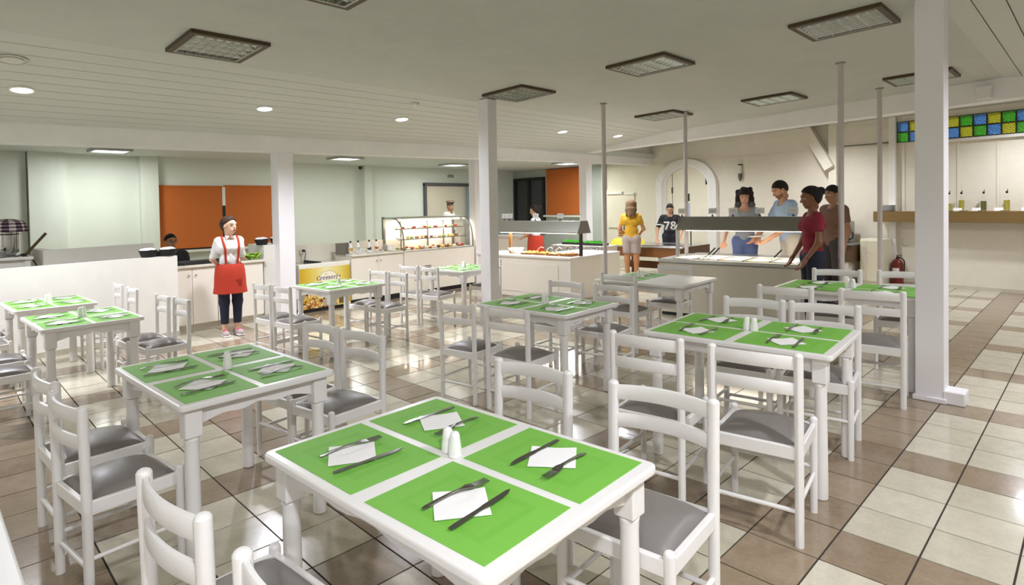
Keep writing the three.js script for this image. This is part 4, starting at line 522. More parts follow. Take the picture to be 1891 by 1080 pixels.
// ---------- back wall with arched door ----------
const BT = -Math.atan(0.1);
{
  const at = (s, y = 0, out = 0) => onBW(s, y, out).toArray();
  // arched door: frame, recessed leaf, hinges
  const cx = 6.9, d = structGroup('door_1', 'cream arched door in a moulded white frame with dark hinges', at(cx), BT);
  const archPts = (hw, top, spring, n = 18) => { const p = []; for (let i = 0; i <= n; i++) { const t = Math.PI * (i / n); p.push([hw * Math.cos(t), spring + (top - spring) * Math.sin(t)]); } return p; };
  const ring = (hw, top, spring, hw2, top2, depth) => { const s = new THREE.Shape(); s.moveTo(-hw, 0); s.lineTo(-hw, spring); archPts(hw, top, spring).reverse().forEach(p => s.lineTo(...p)); s.lineTo(hw, 0); s.lineTo(hw2, 0); s.lineTo(hw2, spring); archPts(hw2, top2, spring).forEach(p => s.lineTo(...p)); s.lineTo(-hw2, 0); s.closePath(); return new THREE.ExtrudeGeometry(s, { depth, bevelEnabled: true, bevelSize: 0.01, bevelThickness: 0.01, bevelSegments: 2 }); };
  part(d, 'outer_frame', ring(0.93, 2.86, 2.15, 0.74, 2.72, 0.12), M.white); part(d, 'inner_frame', ring(0.74, 2.72, 2.12, 0.66, 2.66, 0.05), M.beam);
  const leaf = new THREE.Shape(); leaf.moveTo(-0.66, 0); leaf.lineTo(-0.66, 2.1); archPts(0.66, 2.64, 2.1).reverse().forEach(p => leaf.lineTo(...p)); leaf.lineTo(0.66, 0);
  part(d, 'leaf', new THREE.ExtrudeGeometry(leaf, { depth: 0.02, bevelEnabled: false }), mat(0xefe8d2, 0.5)); part(d, 'leaf_seam', box(0.012, 2.5, 0.01, -0.45, 1.25, 0.022), M.gap);
  for (const [x, y] of [[0.6, 2.25], [0.6, 1.1], [-0.45, 2.05], [-0.45, 1.45], [0.6, 0.4]]) part(d, 'hinge', box(0.035, 0.16, 0.02, x, y, 0.03, 0.004), M.black);
  part(d, 'sign_plate', box(0.14, 0.2, 0.012, 0.02, 1.85, 0.026), M.black); part(d, 'notice', box(0.14, 0.4, 0.008, 0.03, 1.5, 0.026), mat(0xa8b4cc, 0.6));
  // sconce
  const s = thing('wall_sconce', 'small torch-shaped wall sconce with a dark tip beside the arched door', 'sconce', at(5.34, 2.2, 0.06), BT); part(s, 'cup', cyl(0.035, 0.05, 0.26, 0, 0.14, 0, 18), mat(0xdcd6ca, 0.4)); part(s, 'rim', cyl(0.055, 0.055, 0.03, 0, 0.4, 0, 18), M.darkmetal); part(s, 'tip', lathe([[0, 0], [0.02, 0.03], [0.045, 0.1], [0.048, 0.2], [0, 0.2]], 18), mat(0x5a5a58, 0.5)); part(s, 'bracket', box(0.03, 0.08, 0.07, 0, 0.2, -0.03), M.darkmetal);
  // niche box left of the door, dark strip
  const nb = thing('wall_cabinet', 'flush white wall cabinet with a top ledge left of the arched door', 'cabinet', at(9.17, 0), BT); part(nb, 'body', box(1.02, 1.0, 0.04, 0, 1.5, 0.02), M.cream); part(nb, 'ledge', box(0.6, 0.07, 0.1, -0.2, 2.03, 0.05, 0.006), M.white); part(nb, 'ledge', box(0.36, 0.06, 0.08, 0.34, 2.0, 0.04, 0.006), M.white);
  struct('trim_5', box(0.05, 0.8, 0.03, 0, 0, 0, 0, BT).translate(...at(9.75, 2.55, 0.015)), M.gap, 'dark vertical strip at the end of the door wall');
  // timber post with brace
  struct('trim_6', [box(0.16, 3.4, 0.14, 0, 0, 0, 0, BT).translate(...at(3.15, 1.7, 0.07))], M.cream, 'cream timber post in the door wall');
  struct('trim_7', (() => { const g = box(0.2, 1.05, 0.2, 0, 0, 0); g.rotateZ(0.5); g.rotateY(BT); return g.translate(...at(3.44, 2.86, 0.14)); })(), M.cream, 'diagonal cream brace from the timber post to the cross beam');
  struct('trim_8', box(0.12, 3.0, 0.1, 0, 0, 0, 0, BT).translate(...at(2.02, 1.9, 0.05)), M.white, 'white moulded post at the end of the glass block strip');
  struct('trim_9', box(1.1, 0.02, 0.02, 0, 0, 0, 0, BT).translate(...at(2.55, 2.86, 0.01)), M.gap, 'dark groove above the drinks corner');
  for (const a of [-3, -0.6, 0.35, 0.94, 1.85]) struct('trim_10', box(0.05, 1.36, 0.016, 0, 0, 0, 0, BT).translate(...at(a, 2.13, 0.008)), M.cream, 'narrow cream batten on the panelled wall');
  // glass blocks
  const win = structGroup('window_2', 'strip of coloured glass blocks under the cross beam', at(0), BT), cols = [0x8ec0f4, 0xf6e95c, 0x7fdc58], seq = [[0, 1, 2, 0, 1, 2, 0, 1, 2, 0, 1, 2, 0, 1], [2, 0, 1, 2, 0, 1, 2, 0, 1, 2, 0, 1, 2, 0]];
  const wave = noiseTex(128, (x, y) => { const v = 128 + 90 * Math.sin(x / 128 * 12.57 + 3 * n1(x, y) * 2) * Math.cos(y / 128 * 12.57 + 4 * n1(y, x)); return [v, v, v]; }, false);
  const ripple = c => { const k = new THREE.Color(c).convertLinearToSRGB(); return noiseTex(128, (x, y) => { const w = Math.sin((x + 20 * n1(x, y)) / 128 * 25.13 + 6 * n1(y, x)) * Math.sin((y + 30 * n1(y, x)) / 128 * 25.13 + 5 * n1(x, y)), v = 1 + 0.3 * w, h = w > 0.62 ? (w - 0.62) * 2.2 : 0; return [k.r, k.g, k.b].map(q => Math.max(0, Math.min(255, 255 * (q * v + (1 - q) * h)))); }); };
  const bm = cols.map(c => new THREE.MeshPhysicalMaterial({ map: ripple(c), roughness: 0.08, clearcoat: 0.6, clearcoatRoughness: 0.03, bumpMap: wave, bumpScale: 0.01, transmission: 0.75, thickness: 0, ior: 1.4 }));
  const bg = new RoundedBoxGeometry(0.189, 0.19, 0.08, 3, 0.016); 
  const mort = mat(0xdcdad2, 0.8); for (const y of [2.842, 3.044, 3.251]) part(win, 'mortar_bed', box(2.98, y === 3.044 ? 0.022 : 0.026, 0.1, -0.462, y, -0.02), mort); for (let k = 0; k <= 14; k++) part(win, 'mortar_joint', box(0.0175, 0.42, 0.1, -1.95325 + 0.2065 * k, 3.045, -0.02), mort); part(win, 'sill', box(3.3, 0.05, 0.1, 0.29, 2.8, 0.05, 0.006), M.white);
  for (let r = 0; r < 2; r++) for (let k = 0; k < 14; k++) { const o = part(win, 'glass_block', bg, bm[seq[r][k]]); o.position.set(-1.85 + 0.2065 * k, 3.148 - 0.206 * r, 0.005); const f = part(o, 'rim', [box(0.2, 0.01, 0.03, 0, 0.1, 0.018), box(0.2, 0.01, 0.03, 0, -0.1, 0.018), box(0.01, 0.19, 0.03, 0.098, 0, 0.018), box(0.01, 0.19, 0.03, -0.098, 0, 0.018)], M.darkmetal); }
  // shelf with oil bottles
  const sh = thing('wall_shelf', 'long brown timber shelf under the glass blocks', 'shelf', at(-0.3), BT); part(sh, 'board', box(5.2, 0.04, 0.3, 0, 1.445, 0.15, 0.006), M.woodShelf); part(sh, 'fascia', box(5.2, 0.17, 0.04, 0, 1.34, 0.28, 0.004), M.woodShelf);
  const oil = phys(0xa39a2a, 0.15, { clearcoat: 0.6 }), clear = phys(0xffffff, 0.03, { transmission: 1, thickness: 0 });
  const bx = [1.05, 0.86, 0.53, 0.2, -0.35];
  bx.forEach((sx, i) => { const b = thing('oil_bottle', ['oil bottle half full of green oil, the one nearest the thick pillar', 'tall oil bottle of green oil next to the half full one', 'oil bottle of dark oil in the middle of the shelf', 'oil bottle of amber oil with a bright pourer', 'oil bottle at the open end of the timber shelf'][i], 'bottle', at(sx, 1.4655, 0.16), BT, 'oil bottles on the timber shelf'); part(b, 'glass', lathe([[0.045, 0.0], [0.045, 0.2], [0.038, 0.24], [0.018, 0.275], [0.015, 0.32], [0, 0.32]], 18), clear); part(b, 'oil', cyl(0.0435, 0.0435, [0.14, 0.2, 0.18, 0.19, 0.17][i], 0, 0.002, 0, 18), i === 2 ? phys(0x5d5c1e, 0.1) : oil); part(b, 'pourer', [cyl(0.016, 0.02, 0.035, 0, 0.315, 0, 12), bar(V(0, 0.34, 0), V(0.014, 0.385, 0), 0.006)], M.black); });
  [1.12, 0.9, 0.62, 0.3, -0.08, -0.5].forEach((sx, i) => { const c = thing('shelf_card', ['white label card on the shelf beside the half full oil bottle', 'white label card on the shelf before the tall oil bottle', 'white label card on the shelf before the dark oil bottle', 'white label card on the shelf before the amber oil bottle', 'white label card on the shelf past the amber oil bottle', 'white label card on the shelf at its open end'][i], 'card', at(sx, 1.4655, 0.25), BT, 'label cards on the timber shelf'); part(c, 'card', box(0.13, 0.06, 0.004, 0, 0.032, 0).rotateX(-0.3), M.paper); part(c, 'dish', lathe([[0, 0.004], [0.05, 0.006], [0.07, 0.016], [0.072, 0.014], [0.05, 0], [0, 0]], 20, 0.09, 0, -0.02), M.ceramic); });
  for (let k = 0; k < 9; k++) solo('side_plate', 'white side plate in the stack on the end of the timber shelf', 'plate', lathe([[0, 0.004], [0.1, 0.005], [0.135, 0.014], [0.137, 0.012], [0.1, 0], [0, 0]], 24), M.ceramic, at(2.08, 1.466 + 0.014 * k, 0.17), 0, 'stacked plates on the timber shelf');
  // extinguisher
  const e = thing('fire_extinguisher', 'red fire extinguisher standing on the floor by the panelled wall', 'fire extinguisher', at(1.9, 0, 0.2), BT); part(e, 'cylinder', lathe([[0, 0], [0.1, 0.0], [0.105, 0.02], [0.105, 0.42], [0.08, 0.48], [0.035, 0.51], [0.03, 0.53], [0, 0.53]], 24), mat(0x742416, 0.4)); part(e, 'valve', [cyl(0.025, 0.02, 0.05, 0, 0.52, 0, 12), box(0.1, 0.014, 0.02, 0.03, 0.585, 0), box(0.09, 0.012, 0.02, 0.03, 0.555, 0)], M.black); part(e, 'hose', tube([V(0.02, 0.55, 0), V(0.12, 0.5, 0.03), V(0.13, 0.35, 0.03), V(0.12, 0.22, 0.02)], 0.012, 16, 8), M.rubber); part(e, 'label', new THREE.CylinderGeometry(0.1058, 0.1058, 0.14, 14, 1, true, -0.6, 1.2).translate(0, 0.27, 0), M.paper);
  // drinks corner: wooden counter, dispensers, fridge cabinet
  const c = thing('drinks_counter', 'dark wooden drinks counter in the corner behind the steel poles', 'counter', at(2.95, 0, 0.5), BT); part(c, 'body', box(0.9, 0.34, 0.6, 0, 0.62, 0), M.woodDark); part(c, 'top', box(0.96, 0.03, 0.66, 0, 0.805, 0, 0.005), M.steelDull); part(c, 'base', box(0.7, 0.45, 0.5, 0.0, 0.225, 0), M.lam); part(c, 'recess', box(0.5, 0.1, 0.02, -0.05, 0.42, 0.252), M.black);
  const fr = thing('fridge_cabinet', 'narrow cream cabinet with rounded door beside the drinks counter', 'cabinet', at(2.24, 0, 0.32), BT); part(fr, 'body', box(0.42, 0.92, 0.5, 0, 0.46, 0, 0.02), mat(0xd9d2b8, 0.4)); part(fr, 'door', box(0.4, 0.82, 0.03, 0, 0.48, 0.262, 0.012), mat(0xddd6bc, 0.4)); part(fr, 'groove', box(0.012, 0.8, 0.006, -0.08, 0.48, 0.279), M.lamEdge);
  for (let i = 0; i < 2; i++) { const p = thing('coffee_pot', i ? 'black coffee pot with chrome gleam next to the fridge cabinet' : 'dark rounded coffee pot with a lid on the drinks counter', 'coffee pot', at(3.1 - 0.3 * i, 0.8205, 0.5), BT + 0.4); part(p, 'body', lathe([[0, 0], [0.1, 0], [0.12, 0.08], [0.11, 0.24], [0.09, 0.29], [0, 0.3]], 22), i ? M.black : mat(0x4a3a34, 0.25)); part(p, 'lid', [cyl(0.06, 0.07, 0.03, 0, 0.295, 0, 16), ball(0.018, 0, 0.34, 0)], M.darkmetal); part(p, 'handle', tube([V(0.1, 0.24, 0), V(0.17, 0.22, 0), V(0.17, 0.1, 0), V(0.11, 0.07, 0)], 0.014, 14, 8), M.black); }
  const gp = thing('guard_post', 'thin steel guard post with a finial on the drinks counter', 'post', at(2.72, 0.8205, 0.72), BT); part(gp, 'post', cyl(0.014, 0.014, 0.46, 0, 0, 0, 12), M.chrome); part(gp, 'finial', ball(0.026, 0, 0.47, 0, 1.3, 0.6, 1.3), M.darkmetal);
  const sg = solo('splash_screen', 'grey translucent splash screen behind the coffee pots', 'screen', box(1.2, 0.42, 0.01, 0, 0, 0), phys(0xb8b2a4, 0.2, { transmission: 0.5, thickness: 0 }), at(3.3, 1.05, 0.18), BT);
  // bay end wall: third blind, dark window
  blind('', 'bright orange roller blind beside the dark window', at(11.55, 0, 0.0), BT, 1.68, 1.4, 2.86, M.orange);
  const dw = structGroup('window_3', 'dark glazed window with black frame beside the orange blind', at(13.3), BT); part(dw, 'frame', [box(1.6, 0.1, 0.08, 0, 2.62, 0.04), box(0.1, 1.9, 0.08, -0.76, 1.7, 0.04), box(0.1, 1.9, 0.08, 0.0, 1.7, 0.04), box(0.1, 1.9, 0.08, 0.76, 1.7, 0.04), box(1.6, 0.1, 0.08, 0, 0.78, 0.04)], M.black); for (const s of [-1, 1]) part(dw, 'pane', box(0.68, 1.8, 0.012, s * 0.38, 1.7, 0.02), phys(0x3a3d40, 0.1)); 
  struct('trim_11', box(1.9, 0.06, 0.12, 0, 0, 0, 0, BT).translate(...at(11.55, 1.34, 0.06)), M.white, 'white ledge under the bright orange blind');
  const lc = thing('low_cabinet', 'cream low cabinet with a pale top behind the buffet counter', 'cabinet', [-10.4, 0, -10.2], 0.5); part(lc, 'body', box(1.2, 0.95, 0.5, 0, 0.475, 0), M.lam); part(lc, 'top', box(1.26, 0.04, 0.56, 0, 0.97, 0, 0.006), M.paint);
  const bl = thing('blue_cabinet', 'grey blue cabinet with dark speckled trays on top, by the pastry case pillar', 'cabinet', [-11.2, 0, -10.6], 0.4); part(bl, 'body', box(1.2, 1.15, 0.6, 0, 0.575, 0), mat(0x9db0b8, 0.6)); part(bl, 'top', box(1.24, 0.04, 0.64, 0, 1.17, 0, 0.006), M.darkmetal);
}
// ---------- people ----------
function surfaceNets(f, lo, hi, cell) {
  const nx = Math.ceil((hi[0] - lo[0]) / cell) + 1, ny = Math.ceil((hi[1] - lo[1]) / cell) + 1, nz = Math.ceil((hi[2] - lo[2]) / cell) + 1;
  const d = new Float32Array(nx * ny * nz), id = (i, j, k) => (k * ny + j) * nx + i;
  for (let k = 0; k < nz; k++) for (let j = 0; j < ny; j++) for (let i = 0; i < nx; i++) d[id(i, j, k)] = f(lo[0] + i * cell, lo[1] + j * cell, lo[2] + k * cell);
  const vid = new Int32Array(nx * ny * nz).fill(-1), pos = [], idx = [];
  const E = [[0, 1], [0, 2], [0, 4], [1, 3], [1, 5], [2, 3], [2, 6], [3, 7], [4, 5], [4, 6], [5, 7], [6, 7]];
  for (let k = 0; k < nz - 1; k++) for (let j = 0; j < ny - 1; j++) for (let i = 0; i < nx - 1; i++) {
    let m = 0; const v = []; for (let c = 0; c < 8; c++) { const q = d[id(i + (c & 1), j + (c >> 1 & 1), k + (c >> 2 & 1))]; v.push(q); if (q < 0) m |= 1 << c; }
    if (m === 0 || m === 255) continue;
    let x = 0, y = 0, z = 0, n = 0; for (const [a, b] of E) if ((v[a] < 0) !== (v[b] < 0)) { const t = v[a] / (v[a] - v[b]); x += (a & 1) + t * ((b & 1) - (a & 1)); y += (a >> 1 & 1) + t * ((b >> 1 & 1) - (a >> 1 & 1)); z += (a >> 2 & 1) + t * ((b >> 2 & 1) - (a >> 2 & 1)); n++; }
    vid[id(i, j, k)] = pos.length / 3; pos.push(lo[0] + (i + x / n) * cell, lo[1] + (j + y / n) * cell, lo[2] + (k + z / n) * cell);
  }
  const q4 = (a, b, c, e, flip) => { if (a < 0 || b < 0 || c < 0 || e < 0) return; flip ? idx.push(a, c, b, a, e, c) : idx.push(a, b, c, a, c, e); };
  for (let k = 1; k < nz - 1; k++) for (let j = 1; j < ny - 1; j++) for (let i = 1; i < nx - 1; i++) {
    const s = d[id(i, j, k)] < 0;
    if (s !== d[id(i + 1, j, k)] < 0) q4(vid[id(i, j - 1, k - 1)], vid[id(i, j, k - 1)], vid[id(i, j, k)], vid[id(i, j - 1, k)], !s);
    if (s !== d[id(i, j + 1, k)] < 0) q4(vid[id(i - 1, j, k - 1)], vid[id(i - 1, j, k)], vid[id(i, j, k)], vid[id(i, j, k - 1)], !s);
    if (s !== d[id(i, j, k + 1)] < 0) q4(vid[id(i - 1, j - 1, k)], vid[id(i, j - 1, k)], vid[id(i, j, k)], vid[id(i - 1, j, k)], !s);
  }
  const g = new THREE.BufferGeometry(); g.setAttribute('position', new THREE.Float32BufferAttribute(pos, 3)); g.setIndex(idx); g.computeVertexNormals(); return g;
}
const smin = (a, b, k) => { const h = Math.max(k - Math.abs(a - b), 0) / k; return Math.min(a, b) - h * h * k * 0.25; };
const cap = (a, b, r0, r1 = r0, zs = 1) => { const ax = a[0], ay = a[1], az = a[2] / zs, bx = b[0] - ax, by = b[1] - ay, bz = b[2] / zs - az, l2 = bx * bx + by * by + bz * bz || 1e-9; return (x, y, z) => { const px = x - ax, py = y - ay, pz = z / zs - az; let t = (px * bx + py * by + pz * bz) / l2; t = t < 0 ? 0 : t > 1 ? 1 : t; const dx = px - t * bx, dy = py - t * by, dz = pz - t * bz; return (Math.sqrt(dx * dx + dy * dy + dz * dz) - r0 - (r1 - r0) * t) * (zs < 1 ? zs * 0.5 + 0.5 : 1); }; };
const ell = (c, r) => (x, y, z) => { const a = (x - c[0]) / r[0], b = (y - c[1]) / r[1], e = (z - c[2]) / r[2], l = Math.sqrt(a * a + b * b + e * e), m = Math.sqrt((a / r[0]) ** 2 + (b / r[1]) ** 2 + (e / r[2]) ** 2); return m < 1e-6 ? -Math.min(...r) : l * (l - 1) / m; };
const uni = (fs, k) => (x, y, z) => { let d = fs[0](x, y, z); for (let i = 1; i < fs.length; i++) d = smin(d, fs[i](x, y, z), k); return d; };
function colour(g, fn) { const p = g.attributes.position, c = new Float32Array(p.count * 3), k = new THREE.Color(); for (let i = 0; i < p.count; i++) { k.set(fn(p.getX(i), p.getY(i), p.getZ(i))); c[3 * i] = k.r; c[3 * i + 1] = k.g; c[3 * i + 2] = k.b; } g.setAttribute('color', new THREE.BufferAttribute(c, 3)); return g; }
const cloth = c => new THREE.MeshStandardMaterial({ color: c, roughness: 0.85, bumpMap: bumpFine, bumpScale: 0.001 });
const skinM = new THREE.MeshStandardMaterial({ vertexColors: true, roughness: 0.55 });
const mulp = (p, q) => [p[0] + q[0], p[1] + q[1], p[2] + q[2]];
function person(o) {
  const P = thing('person', o.label, 'person', o.pos, o.turn); P.scale.setScalar(o.h / 1.70);
  const fem = o.female, lean = o.lean ?? 0, seat = o.seated;
  const cl = Math.cos(lean), sl = Math.sin(lean), up = ([x, y, z]) => [x, 0.95 + (y - 0.95) * cl - z * sl, (y - 0.95) * sl + z * cl];
  const dy = seat ? -0.42 : 0, D = ([x, y, z]) => [x, y + dy, z], U = q => D(up(q));
  const hipR = fem ? 0.1 : 0.1, shX = fem ? 0.15 : 0.185;
  const pel = cap(D([-0.07, 0.93, 0]), D([0.07, 0.93, 0]), hipR, hipR, 0.95), waist = cap(U([-0.045, 1.08, 0]), U([0.045, 1.08, 0]), fem ? 0.085 : 0.098, fem ? 0.085 : 0.098, 0.95);
  const chest = cap(U([-0.08, 1.29, 0]), U([0.08, 1.29, 0]), 0.105, 0.105, 0.95), shoulders = cap(U([-shX + 0.02, 1.38, -0.01]), U([shX - 0.02, 1.38, -0.01]), fem ? 0.046 : 0.055);
  const neck = cap(U([0, 1.38, -0.01]), U([0, 1.5, 0.005]), 0.055, 0.046);
  const core = cap(D([0, 0.95, 0]), U([0, 1.3, 0]), fem ? 0.086 : 0.106, fem ? 0.092 : 0.11, 0.95), torso = [pel, waist, core, chest, shoulders]; if (fem) for (const s of [-1, 1]) torso.push(cap(U([s * 0.07, 1.275, 0.06]), U([s * 0.068, 1.265, 0.075]), 0.05));
  const legs = [], feet = [], arms = [], upper = [], fore = [], st = o.stride ?? 0;
  for (const s of [-1, 1]) {
    const hip = D([s * 0.085, 0.9, 0]), kn = seat ? [s * 0.1, 0.5, 0.42] : [s * 0.09, 0.49, 0.012 + st * s], an = seat ? [s * 0.1, 0.09, 0.4] : [s * 0.085, 0.085, -0.01 + st * s * 1.3];
    legs.push(cap(hip, kn, fem ? 0.088 : 0.084, 0.056), cap(kn, an, 0.056, 0.036)); feet.push(cap([an[0], 0.045, an[2] - 0.03], [an[0] + s * 0.015, 0.034, an[2] + 0.13], 0.042, 0.033));
    const sh = U([s * shX, 1.37, -0.01]), [el, ha] = (s > 0 ? o.armL : o.armR) ?? [[s * (shX + 0.05), 1.08 + dy, -0.03], [s * (shX + 0.04), 0.84 + dy, 0.03]];
    const A = cap(sh, el, fem ? 0.042 : 0.05, fem ? 0.034 : 0.041), B = cap(el, ha, fem ? 0.034 : 0.041, fem ? 0.024 : 0.027); upper.push(A); fore.push(B); arms.push({ s, el, ha });
  }
  const bodyF = uni([...torso, neck, ...legs, ...feet, ...upper, ...fore], 0.035);
  const b = new THREE.Box3(); [[-0.36, 0, -0.3], [0.36, 1.56 + dy, 0.3]].forEach(q => b.expandByPoint(V(...q))); for (const a of arms) { b.expandByPoint(V(...a.el)); b.expandByPoint(V(...a.ha)); } [U([0, 1.5, 0]), U([0, 1.3, 0.2])].forEach(q => b.expandByPoint(V(...q))); if (seat) b.expandByPoint(V(0, 0, 0.62)); b.expandByScalar(0.09); b.min.y = -0.03;
  const LO = b.min.toArray(), HI = b.max.toArray(), skin = o.skin ?? 0xd8a482;
  const geos = [colour(surfaceNets(bodyF, LO, HI, o.cell ?? 0.02), () => skin)];
  for (const { s, el, ha } of arms) {                                            // hands: palm, four fingers, thumb
    const d = V(...ha).sub(V(...el)).normalize(), side = V(s, 0, 0).addScaledVector(d, -d.x * s).normalize(), nrm = d.clone().cross(side).normalize(), at = (u, v, w) => V(...ha).addScaledVector(d, u).addScaledVector(side, v).addScaledVector(nrm, w).toArray();
    const cu = (o.curl ?? 0.4) * (s > 0 ? 1 : -1), hs = [cap(ha, at(0.03, 0, 0), 0.026, 0.026), cap(at(0.03, -0.022, 0), at(0.075, -0.026, 0), 0.016), cap(at(0.03, 0, 0), at(0.08, 0, 0), 0.017), cap(at(0.03, 0.02, 0), at(0.075, 0.025, 0), 0.016)];
    [[-0.03, 0.055], [-0.01, 0.07], [0.01, 0.066], [0.03, 0.05]].forEach(([v, L]) => { hs.push(cap(at(0.08, v, 0), at(0.08 + L * 0.5, v * 1.1, cu * 0.02), 0.009, 0.0085), cap(at(0.08 + L * 0.5, v * 1.1, cu * 0.02), at(0.08 + L * (1 - 0.25 * Math.abs(cu)), v * 1.15, cu * 0.055), 0.0085, 0.007)); });
    hs.push(cap(at(0.02, -0.025, 0), at(0.055, -0.05, cu * 0.02), 0.011, 0.009), cap(at(0.055, -0.05, cu * 0.02), at(0.082, -0.056, cu * 0.035), 0.009, 0.0075));
    const hb = new THREE.Box3().setFromPoints([V(...ha), V(...at(0.19, 0, 0)), V(...at(0.1, 0.08, 0.06)), V(...at(0.1, -0.08, -0.06))]).expandByScalar(0.045);
    geos.push(colour(surfaceNets(uni(hs, 0.008), hb.min.toArray(), hb.max.toArray(), 0.0065), () => skin));
  }
  // head, built upright about its own centre and then turned on the neck
  const headF = uni([ell([0, 0.015, -0.008], [0.074, 0.098, 0.093]), ell([0, -0.045, 0.02], [0.056, 0.066, 0.066]), cap([0, 0.01, 0.083], [0, -0.022, 0.102], 0.009, 0.014), cap([-0.03, 0.03, 0.072], [0.03, 0.03, 0.072], 0.017), cap([-0.018, -0.058, 0.074], [0.018, -0.058, 0.074], 0.012), cap([0, -0.088, 0.058], [0, -0.09, 0.062], 0.018), ell([0.076, -0.005, -0.005], [0.012, 0.03, 0.019]), ell([-0.076, -0.005, -0.005], [0.012, 0.03, 0.019]), cap([0, -0.04, -0.015], [0, -0.1, -0.02], 0.044)], 0.018);
  const hc = new THREE.Color(o.hair ?? 0x2a1c14).getHex();
  const head = colour(surfaceNets((x, y, z) => Math.max(headF(x, y, z), -ell([0.031, 0.006, 0.094], [0.015, 0.009, 0.011])(x, y, z), -ell([-0.031, 0.006, 0.094], [0.015, 0.009, 0.011])(x, y, z)), [-0.11, -0.18, -0.13], [0.11, 0.13, 0.135], 0.0055), (x, y, z) => { if (z > 0.05 && Math.abs(Math.abs(x) - 0.031) < 0.013 && Math.abs(y - 0.006) < 0.0075) return Math.abs(Math.abs(x) - 0.031) < 0.006 ? 0x3a261a : 0xe6dcd4; if (z > 0.05 && Math.abs(Math.abs(x) - 0.032) < 0.017 && Math.abs(y - 0.03) < 0.0035) return hc; if (z > 0.06 && Math.abs(x) < 0.024 && Math.abs(y + 0.058) < 0.008) return 0xb05a4e; if (o.beard && y < -0.035 && z > 0.02 && y > -0.115 && !(Math.abs(x) < 0.02 && y > -0.045)) return 0x8f6a50; return skin; });
  const HM = new THREE.Matrix4().makeRotationFromEuler(new THREE.Euler(o.headPitch ?? 0, o.headYaw ?? 0, o.headRoll ?? 0, 'YXZ')); const hp = U([0, 1.588, 0.02]); HM.scale(V(1, 1, 1).multiplyScalar(o.headSize ?? 1.04)); HM.setPosition(...hp);
  head.applyMatrix4(HM); geos.push(head);
  const body = part(P, 'body', geos.map(g => { g.deleteAttribute('uv'); return g; }), skinM);
  // hair
  const tied = o.style === 'pony' || o.style === 'bun', shell = (x, y, z) => Math.max(ell([0, 0.019, -0.014], fem ? [0.093, 0.114, 0.112] : [0.084, 0.106, 0.103])(x, y, z), Math.max(z - (tied ? 0.0 : 0.022) - Math.max(0, y - (tied ? 0.025 : 0.03)) * (tied ? 1.25 : 1.5), -(y + (fem ? (tied ? 0.03 : 0.055) : 0.02)) - Math.max(0, -z - 0.02) * 1.4));
  const style = o.style ?? 'short';
  const lumps = []; let box0 = [[-0.13, -0.16, -0.16], [0.13, 0.16, 0.13]];
  if (style === 'pony') { lumps.push(cap([0.03, 0.0, -0.08], [0.085, -0.13, -0.01], 0.038, 0.032), cap([0.085, -0.13, -0.01], [0.08, -0.27, 0.075], 0.032, 0.014)); box0 = [[-0.13, -0.32, -0.17], [0.16, 0.16, 0.13]]; }
  if (style === 'long') { for (let i = 0; i < 11; i++) { const a = (i - 5) / 5 * 1.5, x = Math.sin(a) * 0.075, z = -Math.cos(a) * 0.08 - 0.005, e = -0.2 - 0.07 * ((i * 5) % 4) / 3 + 0.03 * Math.abs(i - 5) / 5; lumps.push(cap([x, 0.04, z], [x * 1.08, -0.09, z - 0.01], 0.028, 0.026), cap([x * 1.08, -0.09, z - 0.01], [x * 1.15, e, z - 0.02], 0.026, 0.01)); } box0 = [[-0.16, -0.36, -0.19], [0.16, 0.16, 0.13]]; }
  if (style === 'curly') { for (let i = 0; i < 40; i++) { const y = 0.09 - 0.36 * ((i * 11) % 40) / 40; const t = Math.PI * 0.3 + i / 39 * Math.PI * 1.4; lumps.push(ell([Math.sin(t) * (0.092 - 0.12 * Math.min(0, y)), y, Math.cos(t) * 0.085 - 0.02], [0.032, 0.036, 0.032])); } for (const s of [-1, 1]) lumps.push(cap([s * 0.08, 0.02, 0.0], [s * 0.115, -0.24, 0.03], 0.036, 0.026)); box0 = [[-0.2, -0.34, -0.17], [0.2, 0.16, 0.14]]; }
  if (style === 'bun') { lumps.push(ell([0, 0.05, -0.12], [0.045, 0.045, 0.045])); box0 = [[-0.13, -0.16, -0.2], [0.13, 0.16, 0.13]]; }
  const shortCut = style === 'short' ? (x, y, z) => Math.max(shell(x, y, z), -(y - 0.005) - Math.max(0, -z) * 0.9) : shell;
  const hairF = lumps.length ? (x, y, z) => smin(shortCut(x, y, z), uni(lumps, 0.02)(x, y, z), 0.02) + 0.0022 * Math.sin(Math.atan2(x, -z) * 34 + y * 30) : (x, y, z) => shortCut(x, y, z) + 0.0016 * Math.sin(x * 420 + y * 90) * Math.cos(z * 300);
  if (style !== 'hat') part(P, 'hair', surfaceNets(hairF, ...box0, 0.0085).applyMatrix4(HM), new THREE.MeshStandardMaterial({ color: hc, roughness: 0.8 }));
  else { part(P, 'chef_hat', lathe([[0, 0.17], [0.07, 0.168], [0.115, 0.14], [0.12, 0.115], [0.085, 0.09], [0.09, 0.03], [0.088, 0.028], [0.0, 0.05]], 24, 0, 0, -0.01).applyMatrix4(HM), cloth(o.hatColor ?? 0x55483c)); }
  if (o.glasses) part(P, 'glasses', [0.032, -0.032].map(x => new THREE.TorusGeometry(0.019, 0.0028, 6, 18).translate(x, 0.004, 0.098)).concat([bar(V(-0.013, 0.008, 0.099), V(0.013, 0.008, 0.099), 0.002), bar(V(0.05, 0.006, 0.095), V(0.077, 0.006, 0.0), 0.002), bar(V(-0.05, 0.006, 0.095), V(-0.077, 0.006, 0.0), 0.002)]).map(g => g.applyMatrix4(HM)), M.black);
